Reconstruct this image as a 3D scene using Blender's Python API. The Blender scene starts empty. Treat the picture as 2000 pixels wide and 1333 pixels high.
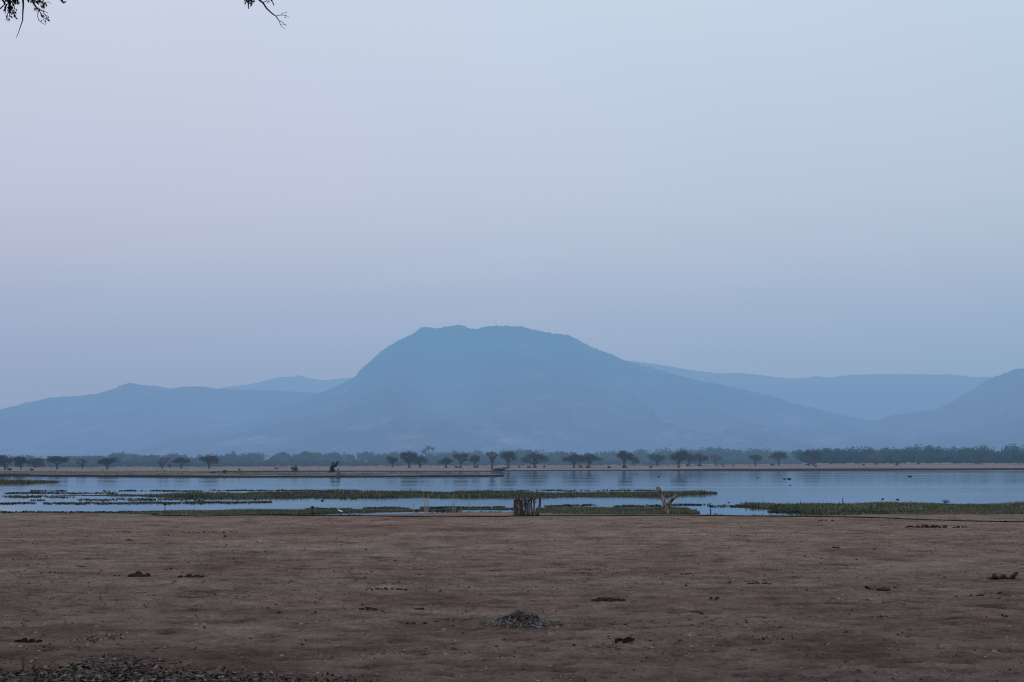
import bpy, math, random
import numpy as np
from mathutils import Vector

random.seed(7)
R = np.random.RandomState(11)
scene = bpy.context.scene
C = scene.collection
PI = math.pi

# ------------------------------------------------------------------ camera
F, CX, CY, HOR, CAMZ = 3333.33, 1000.0, 666.5, 890.0, 4.0
PITCH = math.atan((HOR - CY) / F)
cam_d = bpy.data.cameras.new('camera')
cam = bpy.data.objects.new('camera', cam_d)
C.objects.link(cam)
cam_d.sensor_width = 36.0
cam_d.lens = 60.0
cam_d.clip_start = 0.1
cam_d.clip_end = 60000.0
cam.location = (0, 0, CAMZ)
cam.rotation_euler = (PI / 2 + PITCH, 0, 0)
scene.camera = cam
WATER = -1.0
CPI, SPI = math.cos(PITCH), math.sin(PITCH)


def ray(px, py):
    a, b = px - CX, CY - py
    return (a, F * CPI - b * SPI, F * SPI + b * CPI)


def on_z(px, py, z):          # where the sight line of a photo pixel meets height z
    d = ray(px, py)
    t = (z - CAMZ) / d[2]
    return Vector((d[0] * t, d[1] * t, z))


def at_y(px, py, Y):          # where it meets distance Y
    d = ray(px, py)
    t = Y / d[1]
    return Vector((d[0] * t, Y, CAMZ + d[2] * t))


# ------------------------------------------------------------------ noise
_tab = np.random.RandomState(3).rand(256, 256)


def vnoise(x, y, seed=0):
    x = np.asarray(x, float) + seed * 17.31
    y = np.asarray(y, float) + seed * 9.77
    xi, yi = np.floor(x).astype(int), np.floor(y).astype(int)
    fx, fy = x - xi, y - yi
    fx, fy = fx * fx * (3 - 2 * fx), fy * fy * (3 - 2 * fy)
    a = _tab[xi % 256, yi % 256]; b = _tab[(xi + 1) % 256, yi % 256]
    c = _tab[xi % 256, (yi + 1) % 256]; d = _tab[(xi + 1) % 256, (yi + 1) % 256]
    return (a * (1 - fx) + b * fx) * (1 - fy) + (c * (1 - fx) + d * fx) * fy


def fbm(x, y, o=4, seed=0):
    s, a, t = 0, 1.0, 0
    for k in range(o):
        s = s + a * (vnoise(np.asarray(x) * 2 ** k, np.asarray(y) * 2 ** k, seed + k) - 0.5)
        t += a
        a *= 0.5
    return s / t * 2


# ------------------------------------------------------------------ mesh helpers
def tag(o, label=None, cat=None, group=None, kind=None):
    if label: o['label'] = label
    if cat: o['category'] = cat
    if group: o['group'] = group
    if kind: o['kind'] = kind
    return o


def poly_mesh(name, V, Fc, mat=None, smooth=False):
    """V (n,3); Fc an (m,k) array, all faces with k corners"""
    V = np.asarray(V, dtype=np.float32); Fc = np.asarray(Fc, dtype=np.int32)
    me = bpy.data.meshes.new(name)
    m, k = Fc.shape
    me.vertices.add(len(V)); me.vertices.foreach_set('co', V.ravel())
    me.loops.add(m * k); me.loops.foreach_set('vertex_index', Fc.ravel())
    me.polygons.add(m)
    me.polygons.foreach_set('loop_start', np.arange(0, m * k, k, dtype=np.int32))
    me.polygons.foreach_set('loop_total', np.full(m, k, dtype=np.int32))
    me.polygons.foreach_set('use_smooth', np.full(m, smooth, dtype=bool))
    me.update(calc_edges=True)
    me.validate()
    if mat: me.materials.append(mat)
    return me


def obj(name, me, parent=None, loc=(0, 0, 0)):
    o = bpy.data.objects.new(name, me)
    C.objects.link(o)
    o.location = loc
    if parent: o.parent = parent
    return o


def thing(name, label, cat, loc, group=None):
    o = bpy.data.objects.new(name, None)
    o.empty_display_size = 0.3
    C.objects.link(o)
    o.location = loc
    return tag(o, label, cat, group)


def grid_faces(nr, nc):
    i = np.arange(nr - 1)[:, None] * nc + np.arange(nc - 1)[None, :]
    i = i.ravel()
    return np.stack([i, i + 1, i + nc + 1, i + nc], 1)


class MB:
    """collects quads"""
    def __init__(s): s.V, s.F, s.n = [], [], 0

    def add(s, V, Fc):
        s.V.append(np.asarray(V, float)); s.F.append(np.asarray(Fc, int) + s.n); s.n += len(V)

    def tube(s, pts, rad, seg=8, rough=0.0, seed=0, cap=True):
        pts = [Vector(p) for p in pts]
        rr = np.random.RandomState(seed)
        ph = rr.rand(6) * 6.28
        rings = []
        for i, p in enumerate(pts):
            t = (pts[min(i + 1, len(pts) - 1)] - pts[max(i - 1, 0)])
            if t.length < 1e-6: t = Vector((0, 0, 1))
            t.normalize()
            a = t.cross(Vector((0, 1, 0)))
            if a.length < 0.05: a = t.cross(Vector((1, 0, 0)))
            a.normalize(); b = t.cross(a)
            for k in range(seg):
                q = 2 * PI * k / seg
                r = rad[i] * (1 + rough * (math.sin(2 * q + ph[0]) * .5 + math.sin(3 * q + ph[1]) * .35 + (rr.rand() - .5) * .8))
                rings.append(p + (a * math.cos(q) + b * math.sin(q)) * r)
        n = len(pts)
        Fc = []
        for i in range(n - 1):
            for k in range(seg):
                k2 = (k + 1) % seg
                Fc.append((i * seg + k, i * seg + k2, (i + 1) * seg + k2, (i + 1) * seg + k))
        V = [tuple(v) for v in rings]
        if cap:
            for e in (0, n - 1):
                c = len(V)
                V.append(tuple(pts[e]))
                for k in range(0, seg, 2):
                    q = (e * seg + k, e * seg + (k + 1) % seg, e * seg + (k + 2) % seg, c)
                    Fc.append(q if e else q[::-1])
        s.add(V, Fc)

    def lump(s, c, r, seed, rough=.3, nu=8, nv=6):
        """a rough stone-like lump"""
        rr = np.random.RandomState(seed)
        u = np.linspace(0, 2 * PI, nu, endpoint=False); v = np.linspace(0, PI, nv)
        V = np.zeros((nv, nu, 3))
        V[..., 0] = np.sin(v)[:, None] * np.cos(u); V[..., 1] = np.sin(v)[:, None] * np.sin(u); V[..., 2] = np.cos(v)[:, None]
        sc = 1 + rough * (rr.rand(nv, nu, 1) - .5) * 2
        sc[0] = sc[0, 0]; sc[-1] = sc[-1, 0]
        V = V * sc * np.asarray(r) + np.asarray(c)
        V = V.reshape(-1, 3)
        Fc = []
        for i in range(nv - 1):
            for k in range(nu):
                Fc.append((i * nu + k, (i + 1) * nu + k, (i + 1) * nu + (k + 1) % nu, i * nu + (k + 1) % nu))
        s.add(V, Fc)

    def build(s, name, mat, parent=None, loc=(0, 0, 0), smooth=True):
        return obj(name, poly_mesh(name, np.concatenate(s.V), np.concatenate(s.F), mat, smooth), parent, loc)


def leaf_quads(P, size, rng, flat=0.0, aspect=0.55, droop=None):
    """a small diamond leaf at every point"""
    n = len(P)
    d = rng.normal(size=(n, 3)); d[:, 2] *= (1 - flat)
    if droop is not None: d = d * .5 + np.asarray(droop)
    d /= np.linalg.norm(d, axis=1, keepdims=True) + 1e-9
    e = rng.normal(size=(n, 3)); e[:, 2] *= (1 - flat)
    w = np.cross(d, e); w = np.cross(w, d) if flat > .5 else w
    w /= np.linalg.norm(w, axis=1, keepdims=True) + 1e-9
    sz = (size * (0.6 + 0.8 * rng.rand(n)))[:, None] if np.isscalar(size) else np.asarray(size)[:, None]
    V = np.stack([P - d * sz * .5, P + w * sz * aspect * .5, P + d * sz * .5, P - w * sz * aspect * .5], 1).reshape(-1, 3)
    Fc = np.arange(n * 4).reshape(n, 4)
    return V, Fc


def blades(P, H, W, lean, rng):
    """upright tapering grass blades (quads) at points P"""
    n = len(P)
    a = rng.rand(n) * PI
    wx, wy = np.cos(a) * W * .5, np.sin(a) * W * .5
    l = rng.normal(size=(n, 2)) * lean * H[:, None]
    V = np.zeros((n, 4, 3))
    V[:, 0] = P; V[:, 1] = P; V[:, 2] = P; V[:, 3] = P
    V[:, 0, 0] -= wx; V[:, 0, 1] -= wy
    V[:, 1, 0] += wx; V[:, 1, 1] += wy
    V[:, 2, :2] += l; V[:, 3, :2] += l
    V[:, 2, 2] += H; V[:, 3, 2] += H
    V[:, 2, 0] += wx * .25; V[:, 2, 1] += wy * .25
    V[:, 3, 0] -= wx * .25; V[:, 3, 1] -= wy * .25
    return V.reshape(-1, 3), np.arange(n * 4).reshape(n, 4)


# ------------------------------------------------------------------ materials
def srgb(r, g, b):
    f = lambda c: (c / 255 / 12.92) if c / 255 <= .04045 else ((c / 255 + .055) / 1.055) ** 2.4
    return (f(r), f(g), f(b), 1)


def new_mat(name):
    m = bpy.data.materials.new(name)
    m.use_nodes = True
    nt = m.node_tree
    nt.nodes.clear()
    m.cycles.emission_sampling = 'NONE'
    return m, nt


def N(nt, t, **kw):
    n = nt.nodes.new(t)
    for k, v in kw.items():
        if k in n.inputs.keys(): n.inputs[k].default_value = v
        else: setattr(n, k, v)
    return n


def math_n(nt, op, a, b=None, clamp=False):
    n = nt.nodes.new('ShaderNodeMath'); n.operation = op; n.use_clamp = clamp
    for i, v in enumerate((a, b)):
        if v is None: continue
        if isinstance(v, (int, float)): n.inputs[i].default_value = v
        else: nt.links.new(v, n.inputs[i])
    return n.outputs[0]


def mix_c(nt, fac, a, b, blend='MIX'):
    n = nt.nodes.new('ShaderNodeMix'); n.data_type = 'RGBA'; n.blend_type = blend
    for i, v in ((0, fac), (6, a), (7, b)):
        if isinstance(v, (int, float)): n.inputs[i].default_value = v
        elif isinstance(v, tuple): n.inputs[i].default_value = v
        else: nt.links.new(v, n.inputs[i])
    return n.outputs[2]


def noise_n(nt, scale, detail=4, rough=.55, vec=None, stretch=None, coord='Object'):
    tc = nt.nodes.new('ShaderNodeTexCoord')
    src = tc.outputs[coord]
    if stretch:
        mp = nt.nodes.new('ShaderNodeMapping'); mp.inputs['Scale'].default_value = stretch
        nt.links.new(src, mp.inputs['Vector']); src = mp.outputs[0]
    n = N(nt, 'ShaderNodeTexNoise', Scale=scale, Detail=detail, Roughness=rough)
    nt.links.new(src, n.inputs['Vector'])
    return n.outputs['Fac']


def ramp(nt, fac, stops):
    n = nt.nodes.new('ShaderNodeValToRGB')
    el = n.color_ramp.elements
    while len(el) < len(stops): el.new(0.5)
    for e, (p, c) in zip(el, stops):
        e.position = p; e.color = c if len(c) == 4 else (*c, 1)
    nt.links.new(fac, n.inputs[0])
    return n.outputs[0]


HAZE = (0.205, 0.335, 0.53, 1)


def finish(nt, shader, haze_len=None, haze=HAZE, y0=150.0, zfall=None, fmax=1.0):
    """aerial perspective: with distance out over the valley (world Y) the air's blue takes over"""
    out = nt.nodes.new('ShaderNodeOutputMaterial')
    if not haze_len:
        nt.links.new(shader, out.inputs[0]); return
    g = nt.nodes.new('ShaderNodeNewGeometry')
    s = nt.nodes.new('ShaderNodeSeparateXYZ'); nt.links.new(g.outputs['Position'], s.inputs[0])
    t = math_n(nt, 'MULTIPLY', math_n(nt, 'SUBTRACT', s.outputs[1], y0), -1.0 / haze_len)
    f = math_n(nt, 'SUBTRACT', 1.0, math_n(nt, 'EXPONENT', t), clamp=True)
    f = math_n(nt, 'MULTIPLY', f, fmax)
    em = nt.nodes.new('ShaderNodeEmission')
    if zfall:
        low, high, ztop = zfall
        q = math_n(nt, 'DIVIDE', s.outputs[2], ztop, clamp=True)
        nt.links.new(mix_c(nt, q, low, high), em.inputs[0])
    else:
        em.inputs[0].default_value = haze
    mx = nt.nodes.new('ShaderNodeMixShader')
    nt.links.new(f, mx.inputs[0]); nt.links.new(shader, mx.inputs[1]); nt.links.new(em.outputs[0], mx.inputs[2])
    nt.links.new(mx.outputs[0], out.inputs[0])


def diffuse(nt, col, rough=1.0, bump=None, bstr=.5, bdist=.02):
    b = nt.nodes.new('ShaderNodeBsdfDiffuse')
    if isinstance(col, tuple): b.inputs[0].default_value = col
    else: nt.links.new(col, b.inputs[0])
    if bump is not None:
        bn = N(nt, 'ShaderNodeBump', Strength=bstr, Distance=bdist)
        nt.links.new(bump, bn.inputs['Height']); nt.links.new(bn.outputs[0], b.inputs['Normal'])
    return b.outputs[0]


def simple(name, c1, c2, scale, haze_len=None, stretch=None, bump=0.0, bdist=.02, coord='Object', rand=False, lo=.35, hi=.65, isl=None, **kw):
    m, nt = new_mat(name)
    f = noise_n(nt, scale, 5, .6, stretch=stretch, coord=coord)
    col = ramp(nt, f, [(lo, c1), (hi, c2)])
    if rand:
        oi = nt.nodes.new('ShaderNodeObjectInfo')
        v = math_n(nt, 'ADD', math_n(nt, 'MULTIPLY', oi.outputs['Random'], .5), .75)
        hs = nt.nodes.new('ShaderNodeHueSaturation'); nt.links.new(v, hs.inputs['Value']); nt.links.new(col, hs.inputs['Color'])
        col = hs.outputs[0]
    if isl:                                    # every blade its own tone, a few of them dead and pale
        gi = nt.nodes.new('ShaderNodeNewGeometry')
        r_ = gi.outputs['Random Per Island']
        col = mix_c(nt, 1.0, col, ramp(nt, r_, [(0, (.35, .35, .35, 1)), (.5, (.95, .95, .95, 1)), (.8, (1.5, 1.45, 1.35, 1)), (1, (2.1, 1.8, 1.5, 1))]), 'MULTIPLY')
    finish(nt, diffuse(nt, col, bump=f if bump else None, bstr=bump, bdist=bdist), haze_len, **kw)
    return m


M = {}
M['bark'] = simple('bark', (.05, .042, .038, 1), (.15, .125, .11, 1), 9, stretch=(1, 1, .25), bump=.8, bdist=.03)
M['grey_wood'] = simple('grey_wood', (.028, .023, .022, 1), (.19, .155, .14, 1), 13, stretch=(1, 1, .10), bump=1, bdist=.05, lo=.38, hi=.66)
M['pale_wood'] = simple('pale_wood', (.045, .03, .026, 1), (.40, .32, .27, 1), 7, stretch=(1, 1, .35), bump=1, bdist=.06, lo=.38, hi=.66)
M['dark_leaf'] = simple('dark_leaf', (.012, .016, .012, 1), (.03, .035, .026, 1), 6)
M['twig'] = simple('twig', (.03, .027, .026, 1), (.06, .055, .05, 1), 20)
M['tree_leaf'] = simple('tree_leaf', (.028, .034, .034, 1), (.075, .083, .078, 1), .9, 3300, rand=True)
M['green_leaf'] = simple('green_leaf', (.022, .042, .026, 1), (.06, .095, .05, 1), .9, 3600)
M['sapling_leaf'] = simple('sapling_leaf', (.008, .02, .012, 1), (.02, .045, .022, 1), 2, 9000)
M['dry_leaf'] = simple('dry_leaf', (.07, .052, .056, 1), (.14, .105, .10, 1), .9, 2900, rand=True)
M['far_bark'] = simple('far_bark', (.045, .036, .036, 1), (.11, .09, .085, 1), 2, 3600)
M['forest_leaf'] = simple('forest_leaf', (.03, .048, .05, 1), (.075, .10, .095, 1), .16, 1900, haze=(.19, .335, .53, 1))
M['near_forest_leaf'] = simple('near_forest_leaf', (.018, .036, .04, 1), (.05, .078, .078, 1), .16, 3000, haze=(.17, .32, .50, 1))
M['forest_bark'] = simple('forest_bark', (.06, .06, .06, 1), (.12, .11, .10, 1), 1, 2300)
M['dung'] = simple('dung', (.022, .013, .009, 1), (.085, .050, .036, 1), 14, bump=.7)
M['heap_core'] = simple('heap_core', (.05, .034, .028, 1), (.19, .13, .105, 1), 7, bump=.6)
M['dark_wood'] = simple('dark_wood', (.016, .013, .012, 1), (.10, .085, .078, 1), 6, stretch=(.4, 1, 1), bump=.8)
M['black_dung'] = simple('black_dung', (.010, .010, .012, 1), (.03, .028, .03, 1), 14, bump=.7)
M['mound_soil'] = simple('mound_soil', (.09, .065, .06, 1), (.17, .125, .115, 1), 2, 3600)
M['black_rubber'] = simple('black_rubber', (.008, .009, .011, 1), (.02, .02, .022, 1), 5)
M['dark_metal'] = simple('dark_metal', (.02, .03, .04, 1), (.05, .065, .08, 1), 8)
M['feather'] = simple('feather', (.78, .78, .78, 1), (.9, .9, .9, 1), 20)
M['beak'] = simple('beak', (.4, .3, .15, 1), (.5, .38, .2, 1), 20)
M['bird_dark'] = simple('bird_dark', (.015, .018, .025, 1), (.03, .03, .04, 1), 20)
M['marsh_grass'] = simple('marsh_grass', (.080, .098, .070, 1), (.19, .18, .14, 1), .35, lo=.32, hi=.74, isl=True)
M['shore_grass'] = simple('shore_grass', (.080, .112, .072, 1), (.24, .215, .15, 1), .55, lo=.34, hi=.74, isl=True, stretch=(.6, .6, 1))
M['weed'] = simple('weed', (.05, .07, .052, 1), (.14, .145, .11, 1), .5)
M['straw'] = simple('straw', (.30, .235, .18, 1), (.46, .38, .30, 1), 3)
M['mat'] = simple('mat', (.036, .050, .034, 1), (.10, .105, .07, 1), .6)

# dry leaf litter: each leaf a little different
m, nt = new_mat('litter')
gi = nt.nodes.new('ShaderNodeNewGeometry')
col = ramp(nt, gi.outputs['Random Per Island'], [(0, (.03, .018, .015, 1)), (.35, (.07, .045, .036, 1)), (.6, (.16, .12, .10, 1)), (.85, (.24, .20, .175, 1)), (1, (.40, .36, .33, 1))])
finish(nt, diffuse(nt, col))
M['litter'] = m
m, nt = new_mat('mound_litter')
gi = nt.nodes.new('ShaderNodeNewGeometry')
col = ramp(nt, gi.outputs['Random Per Island'], [(0, (.02, .012, .010, 1)), (.35, (.07, .050, .040, 1)), (.75, (.155, .122, .104, 1)), (1, (.27, .24, .22, 1))])
finish(nt, diffuse(nt, col))
M['mound_litter'] = m

m, nt = new_mat('heap_leaf')
gi = nt.nodes.new('ShaderNodeNewGeometry')
col = ramp(nt, gi.outputs['Random Per Island'], [(0, (.03, .02, .016, 1)), (.22, (.13, .10, .085, 1)), (.7, (.25, .205, .175, 1)), (1, (.40, .35, .31, 1))])
finish(nt, diffuse(nt, col))
M['heap_leaf'] = m

m, nt = new_mat('crumb')
gi = nt.nodes.new('ShaderNodeNewGeometry')
col = ramp(nt, gi.outputs['Random Per Island'], [(0, (.04, .025, .02, 1)), (.5, (.13, .09, .07, 1)), (.8, (.22, .155, .125, 1)), (1, (.33, .255, .22, 1))])
finish(nt, diffuse(nt, col))
M['crumb'] = m

# bare ground
m, nt = new_mat('bare_earth')
n1 = noise_n(nt, .09, 6, .6, stretch=(.5, 1, 1))
n2 = noise_n(nt, .9, 8, .74, stretch=(.8, .8, 1))
n3 = noise_n(nt, 7, 6, .75, stretch=(.9, .8, 1))
n4 = noise_n(nt, .30, 5, .65, stretch=(.8, .7, 1))
col = ramp(nt, n1, [(.3, (.262, .168, .122, 1)), (.5, (.308, .211, .160, 1)), (.7, (.348, .254, .200, 1))])
f2 = ramp(nt, n2, [(.26, (.30, .27, .26, 1)), (.42, (.82, .80, .79, 1)), (.52, (1.0, 1.0, 1.0, 1)), (.72, (1.38, 1.38, 1.38, 1))])
col = mix_c(nt, 1.0, col, f2, 'MULTIPLY')
col = mix_c(nt, 1.0, col, ramp(nt, n4, [(.32, (.66, .63, .62, 1)), (.5, (1, 1, 1, 1)), (.66, (1.18, 1.17, 1.16, 1))]), 'MULTIPLY')
f3 = ramp(nt, n3, [(.28, (.30, .28, .28, 1)), (.46, (1, 1, 1, 1)), (.58, (1.06, 1.06, 1.06, 1)), (.72, (1.75, 1.72, 1.70, 1))])
col = mix_c(nt, 1.0, col, f3, 'MULTIPLY')
# canopy shade and vignetting painted into the soil, darkest near and at the sides
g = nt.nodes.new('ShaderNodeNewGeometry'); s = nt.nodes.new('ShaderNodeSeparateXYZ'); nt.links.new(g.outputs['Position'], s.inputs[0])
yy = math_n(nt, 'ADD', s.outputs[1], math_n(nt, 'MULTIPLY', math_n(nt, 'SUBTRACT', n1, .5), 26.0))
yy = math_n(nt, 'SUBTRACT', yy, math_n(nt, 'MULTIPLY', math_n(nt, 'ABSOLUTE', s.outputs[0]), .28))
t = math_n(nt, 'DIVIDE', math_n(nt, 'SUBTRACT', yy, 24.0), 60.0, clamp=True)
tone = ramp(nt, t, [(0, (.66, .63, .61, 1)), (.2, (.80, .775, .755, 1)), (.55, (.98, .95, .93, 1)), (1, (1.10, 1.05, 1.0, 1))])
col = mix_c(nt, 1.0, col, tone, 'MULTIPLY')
at = nt.nodes.new('ShaderNodeAttribute'); at.attribute_name = 'dent_shade'
col = mix_c(nt, at.outputs['Fac'], col, (.05, .034, .03, 1))  # shade in the hollows of the dents, painted into the soil colour
h = math_n(nt, 'ADD', math_n(nt, 'MULTIPLY', n3, .35), n2)
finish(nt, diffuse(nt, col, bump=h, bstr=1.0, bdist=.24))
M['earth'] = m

# far land: dry pinkish grass and sand, dark cut bank where it is steep
m, nt = new_mat('far_land')
n1 = noise_n(nt, .05, 6, .65, stretch=(.25, 1, 1)); n2 = noise_n(nt, .5, 5, .7, stretch=(.5, 1, 1))
col = ramp(nt, n1, [(.3, (.27, .19, .16, 1)), (.5, (.40, .285, .25, 1)), (.7, (.48, .35, .31, 1))])
col = mix_c(nt, math_n(nt, 'MULTIPLY', n2, .4), col, (.20, .15, .11, 1))
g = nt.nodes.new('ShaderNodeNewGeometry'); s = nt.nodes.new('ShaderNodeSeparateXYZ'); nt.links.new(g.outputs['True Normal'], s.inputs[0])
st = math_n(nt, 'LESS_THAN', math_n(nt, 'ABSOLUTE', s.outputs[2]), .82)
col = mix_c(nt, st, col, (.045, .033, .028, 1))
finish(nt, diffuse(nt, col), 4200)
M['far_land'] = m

m, nt = new_mat('island_soil')
n1 = noise_n(nt, .12, 6, .7, stretch=(.4, 1, 1))
col = ramp(nt, n1, [(.35, (.10, .088, .06, 1)), (.5, (.18, .145, .105, 1)), (.66, (.38, .30, .24, 1))])
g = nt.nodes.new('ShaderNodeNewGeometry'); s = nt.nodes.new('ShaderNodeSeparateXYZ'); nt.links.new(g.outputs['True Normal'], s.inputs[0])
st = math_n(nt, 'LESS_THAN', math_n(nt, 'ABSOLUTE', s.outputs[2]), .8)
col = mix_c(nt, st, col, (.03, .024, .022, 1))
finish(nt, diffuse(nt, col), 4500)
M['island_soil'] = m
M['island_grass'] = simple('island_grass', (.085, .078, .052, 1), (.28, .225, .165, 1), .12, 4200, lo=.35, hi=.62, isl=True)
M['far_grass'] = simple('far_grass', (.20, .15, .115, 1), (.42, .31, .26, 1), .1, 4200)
M['low_bush'] = simple('low_bush', (.03, .035, .03, 1), (.08, .075, .06, 1), .8, 4200, rand=True)

# water
m, nt = new_mat('river_water')
w1 = noise_n(nt, .55, 4, .6, stretch=(.16, 1, 1))
w2 = noise_n(nt, .035, 4, .55, stretch=(.10, 1, 1))
w3 = noise_n(nt, .16, 3, .6, stretch=(.035, 1, 1))
b = N(nt, 'ShaderNodeBsdfPrincipled', IOR=1.33, Metallic=0.0)
b.inputs['Base Color'].default_value = (.016, .026, .036, 1)
b.inputs['Specular Tint'].default_value = (.86, .90, .95, 1)
wm = math_n(nt, 'ADD', math_n(nt, 'MULTIPLY', w2, .6), math_n(nt, 'MULTIPLY', w3, .4))
nt.links.new(ramp(nt, wm, [(.42, (.04, .04, .04, 1)), (.54, (.075, .075, .075, 1)), (.60, (.13, .13, .13, 1))]), b.inputs['Roughness'])
bn = N(nt, 'ShaderNodeBump', Distance=.05)
nt.links.new(ramp(nt, wm, [(.42, (.06, .06, .06, 1)), (.54, (.13, .13, .13, 1)), (.60, (.24, .24, .24, 1))]), bn.inputs['Strength'])
nt.links.new(w1, bn.inputs['Height']); nt.links.new(bn.outputs[0], b.inputs['Normal'])
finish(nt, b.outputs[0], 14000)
M['water'] = m


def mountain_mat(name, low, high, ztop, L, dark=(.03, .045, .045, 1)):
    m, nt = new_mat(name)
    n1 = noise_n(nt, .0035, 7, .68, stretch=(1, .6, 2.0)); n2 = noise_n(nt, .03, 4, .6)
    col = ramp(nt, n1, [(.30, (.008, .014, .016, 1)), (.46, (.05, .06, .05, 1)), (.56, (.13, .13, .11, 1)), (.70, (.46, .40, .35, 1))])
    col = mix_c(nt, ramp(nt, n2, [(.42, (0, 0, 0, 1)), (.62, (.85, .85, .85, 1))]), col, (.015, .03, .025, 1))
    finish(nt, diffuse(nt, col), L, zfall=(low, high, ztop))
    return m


# ------------------------------------------------------------------ mountains
def mountain(name, prof, D, W, mat, label, seed, gully=55.0, jag=4.0, foot=0.0):
    px = np.arange(prof[0][0], prof[-1][0] + .1, 2.2)
    py = np.interp(px, [p[0] for p in prof], [p[1] for p in prof])
    pts = np.array([at_y(a, b, D) for a, b in zip(px, py)])
    X, ZC = pts[:, 0], pts[:, 2]
    # tree fringe on the crest
    s = D / F
    ZC = ZC + (fbm(px * .5, px * 0 + seed, 3, seed)) * jag * .5 + np.maximum(0, vnoise(px * .45, px * 0, seed + 5) - .62) * jag * 2.2
    ZC = np.maximum(ZC, foot + 2)
    T = np.concatenate([np.linspace(0, 1, 46), np.array([1.06, 1.2, 1.5])])
    rows = []
    for t in T:
        tt = min(t, 1)
        shape = .28 * tt + .72 * tt ** 1.7
        x = X * (1 - .10 * (1 - tt)) 
        y = D - W * (1 - t) if t <= 1 else D + W * (t - 1) * 1.3
        rid = 1 - np.abs(fbm(X / (W * .13) + tt * .35, np.full_like(X, tt * 1.6 + seed), 4, seed))
        amp = gully * (4 * tt * (1 - tt)) * (ZC - foot) / (ZC.max() - foot)
        z = foot + (ZC - foot) * (shape if t <= 1 else max(0, 1 - (t - 1) * 1.6)) - amp * (1 - rid) * 1.6
        rows.append(np.stack([x, np.full_like(x, y) + fbm(X / 500, X * 0 + tt * 5, 2, seed + 9) * W * .03 * (1 - tt), np.maximum(z, foot - 5)], 1))
    V = np.concatenate(rows)
    o = obj(name, poly_mesh(name, V, grid_faces(len(T), len(X)), mat, True))
    tag(o, label, 'mountain', kind='structure')
    return o


main_prof = [(120, 886), (200, 879), (300, 862), (420, 832), (520, 803), (600, 777), (650, 758), (685, 742), (697, 733), (705, 721), (720, 709),
             (740, 690), (755, 679), (780, 665), (808, 651), (822, 640), (835, 639), (850, 642), (880, 637), (900, 635), (907, 637), (915, 641), (930, 643),
             (950, 638), (970, 637), (1000, 638), (1022, 638), (1040, 644), (1070, 650), (1090, 653), (1108, 654), (1130, 665), (1160, 680), (1200, 695),
             (1230, 708), (1270, 719), (1300, 726), (1350, 741), (1400, 750), (1450, 761), (1500, 772), (1550, 788), (1600, 800), (1650, 812), (1700, 823),
             (1800, 846), (1900, 868), (2000, 884)]
left_prof = [(-420, 850), (-300, 838), (-150, 826), (-60, 812), (0, 800), (30, 793), (60, 785), (100, 777), (150, 774), (190, 769), (222, 760), (240, 752), (252, 748),
             (265, 750), (280, 753), (310, 755), (332, 760), (355, 756), (380, 755), (405, 757), (425, 760), (500, 762), (600, 766), (700, 780), (850, 830), (950, 870)]
far_left_prof = [(300, 800), (380, 772), (430, 758), (470, 753), (500, 749), (520, 743), (545, 737), (575, 736), (582, 733), (605, 739), (632, 743), (660, 740), (690, 738),
                 (730, 748), (800, 780), (900, 830)]
far_right_prof = [(1080, 760), (1150, 722), (1200, 708), (1232, 706), (1260, 709), (1300, 715), (1340, 722), (1400, 730), (1450, 729), (1500, 735), (1540, 740), (1570, 739),
                  (1590, 735), (1620, 738), (1660, 733), (1720, 731), (1800, 732), (1860, 732), (1900, 737), (1940, 737), (2000, 742), (2200, 760), (2500, 800)]
right_prof = [(1500, 882), (1580, 868), (1640, 850), (1700, 825), (1740, 813), (1790, 806), (1830, 800), (1870, 782), (1900, 760), (1935, 740), (1960, 730), (1985, 722), (2010, 717),
              (2060, 706), (2150, 690), (2300, 700), (2500, 740)]
LO = srgb(112, 139, 178)
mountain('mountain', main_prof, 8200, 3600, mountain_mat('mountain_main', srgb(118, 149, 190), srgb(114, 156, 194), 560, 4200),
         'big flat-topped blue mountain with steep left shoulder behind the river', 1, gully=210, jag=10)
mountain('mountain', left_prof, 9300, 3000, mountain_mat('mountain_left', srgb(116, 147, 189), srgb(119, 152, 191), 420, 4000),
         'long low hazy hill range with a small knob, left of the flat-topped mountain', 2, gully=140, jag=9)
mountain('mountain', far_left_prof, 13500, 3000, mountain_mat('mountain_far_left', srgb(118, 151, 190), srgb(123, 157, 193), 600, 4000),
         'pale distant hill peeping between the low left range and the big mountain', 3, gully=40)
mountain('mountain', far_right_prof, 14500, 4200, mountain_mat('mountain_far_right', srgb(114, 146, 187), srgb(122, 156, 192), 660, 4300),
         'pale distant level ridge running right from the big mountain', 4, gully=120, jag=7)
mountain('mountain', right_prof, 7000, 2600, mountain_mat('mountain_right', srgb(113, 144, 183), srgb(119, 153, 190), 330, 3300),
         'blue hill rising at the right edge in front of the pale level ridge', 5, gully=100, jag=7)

# ------------------------------------------------------------------ far land, islands, water
EDGE = [(-900, 923.2), (0, 923.2), (380, 923), (440, 921.8), (960, 921.3), (1000, 920.2), (1100, 919.8), (1250, 919.5), (1400, 919.5), (1600, 919.3), (1800, 918.8), (2000, 918.2), (2900, 917)]
ex = np.array([on_z(a, b, WATER)[:2] for a, b in EDGE])


def edge_y(x):
    return np.interp(x, ex[:, 0], ex[:, 1])


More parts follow.
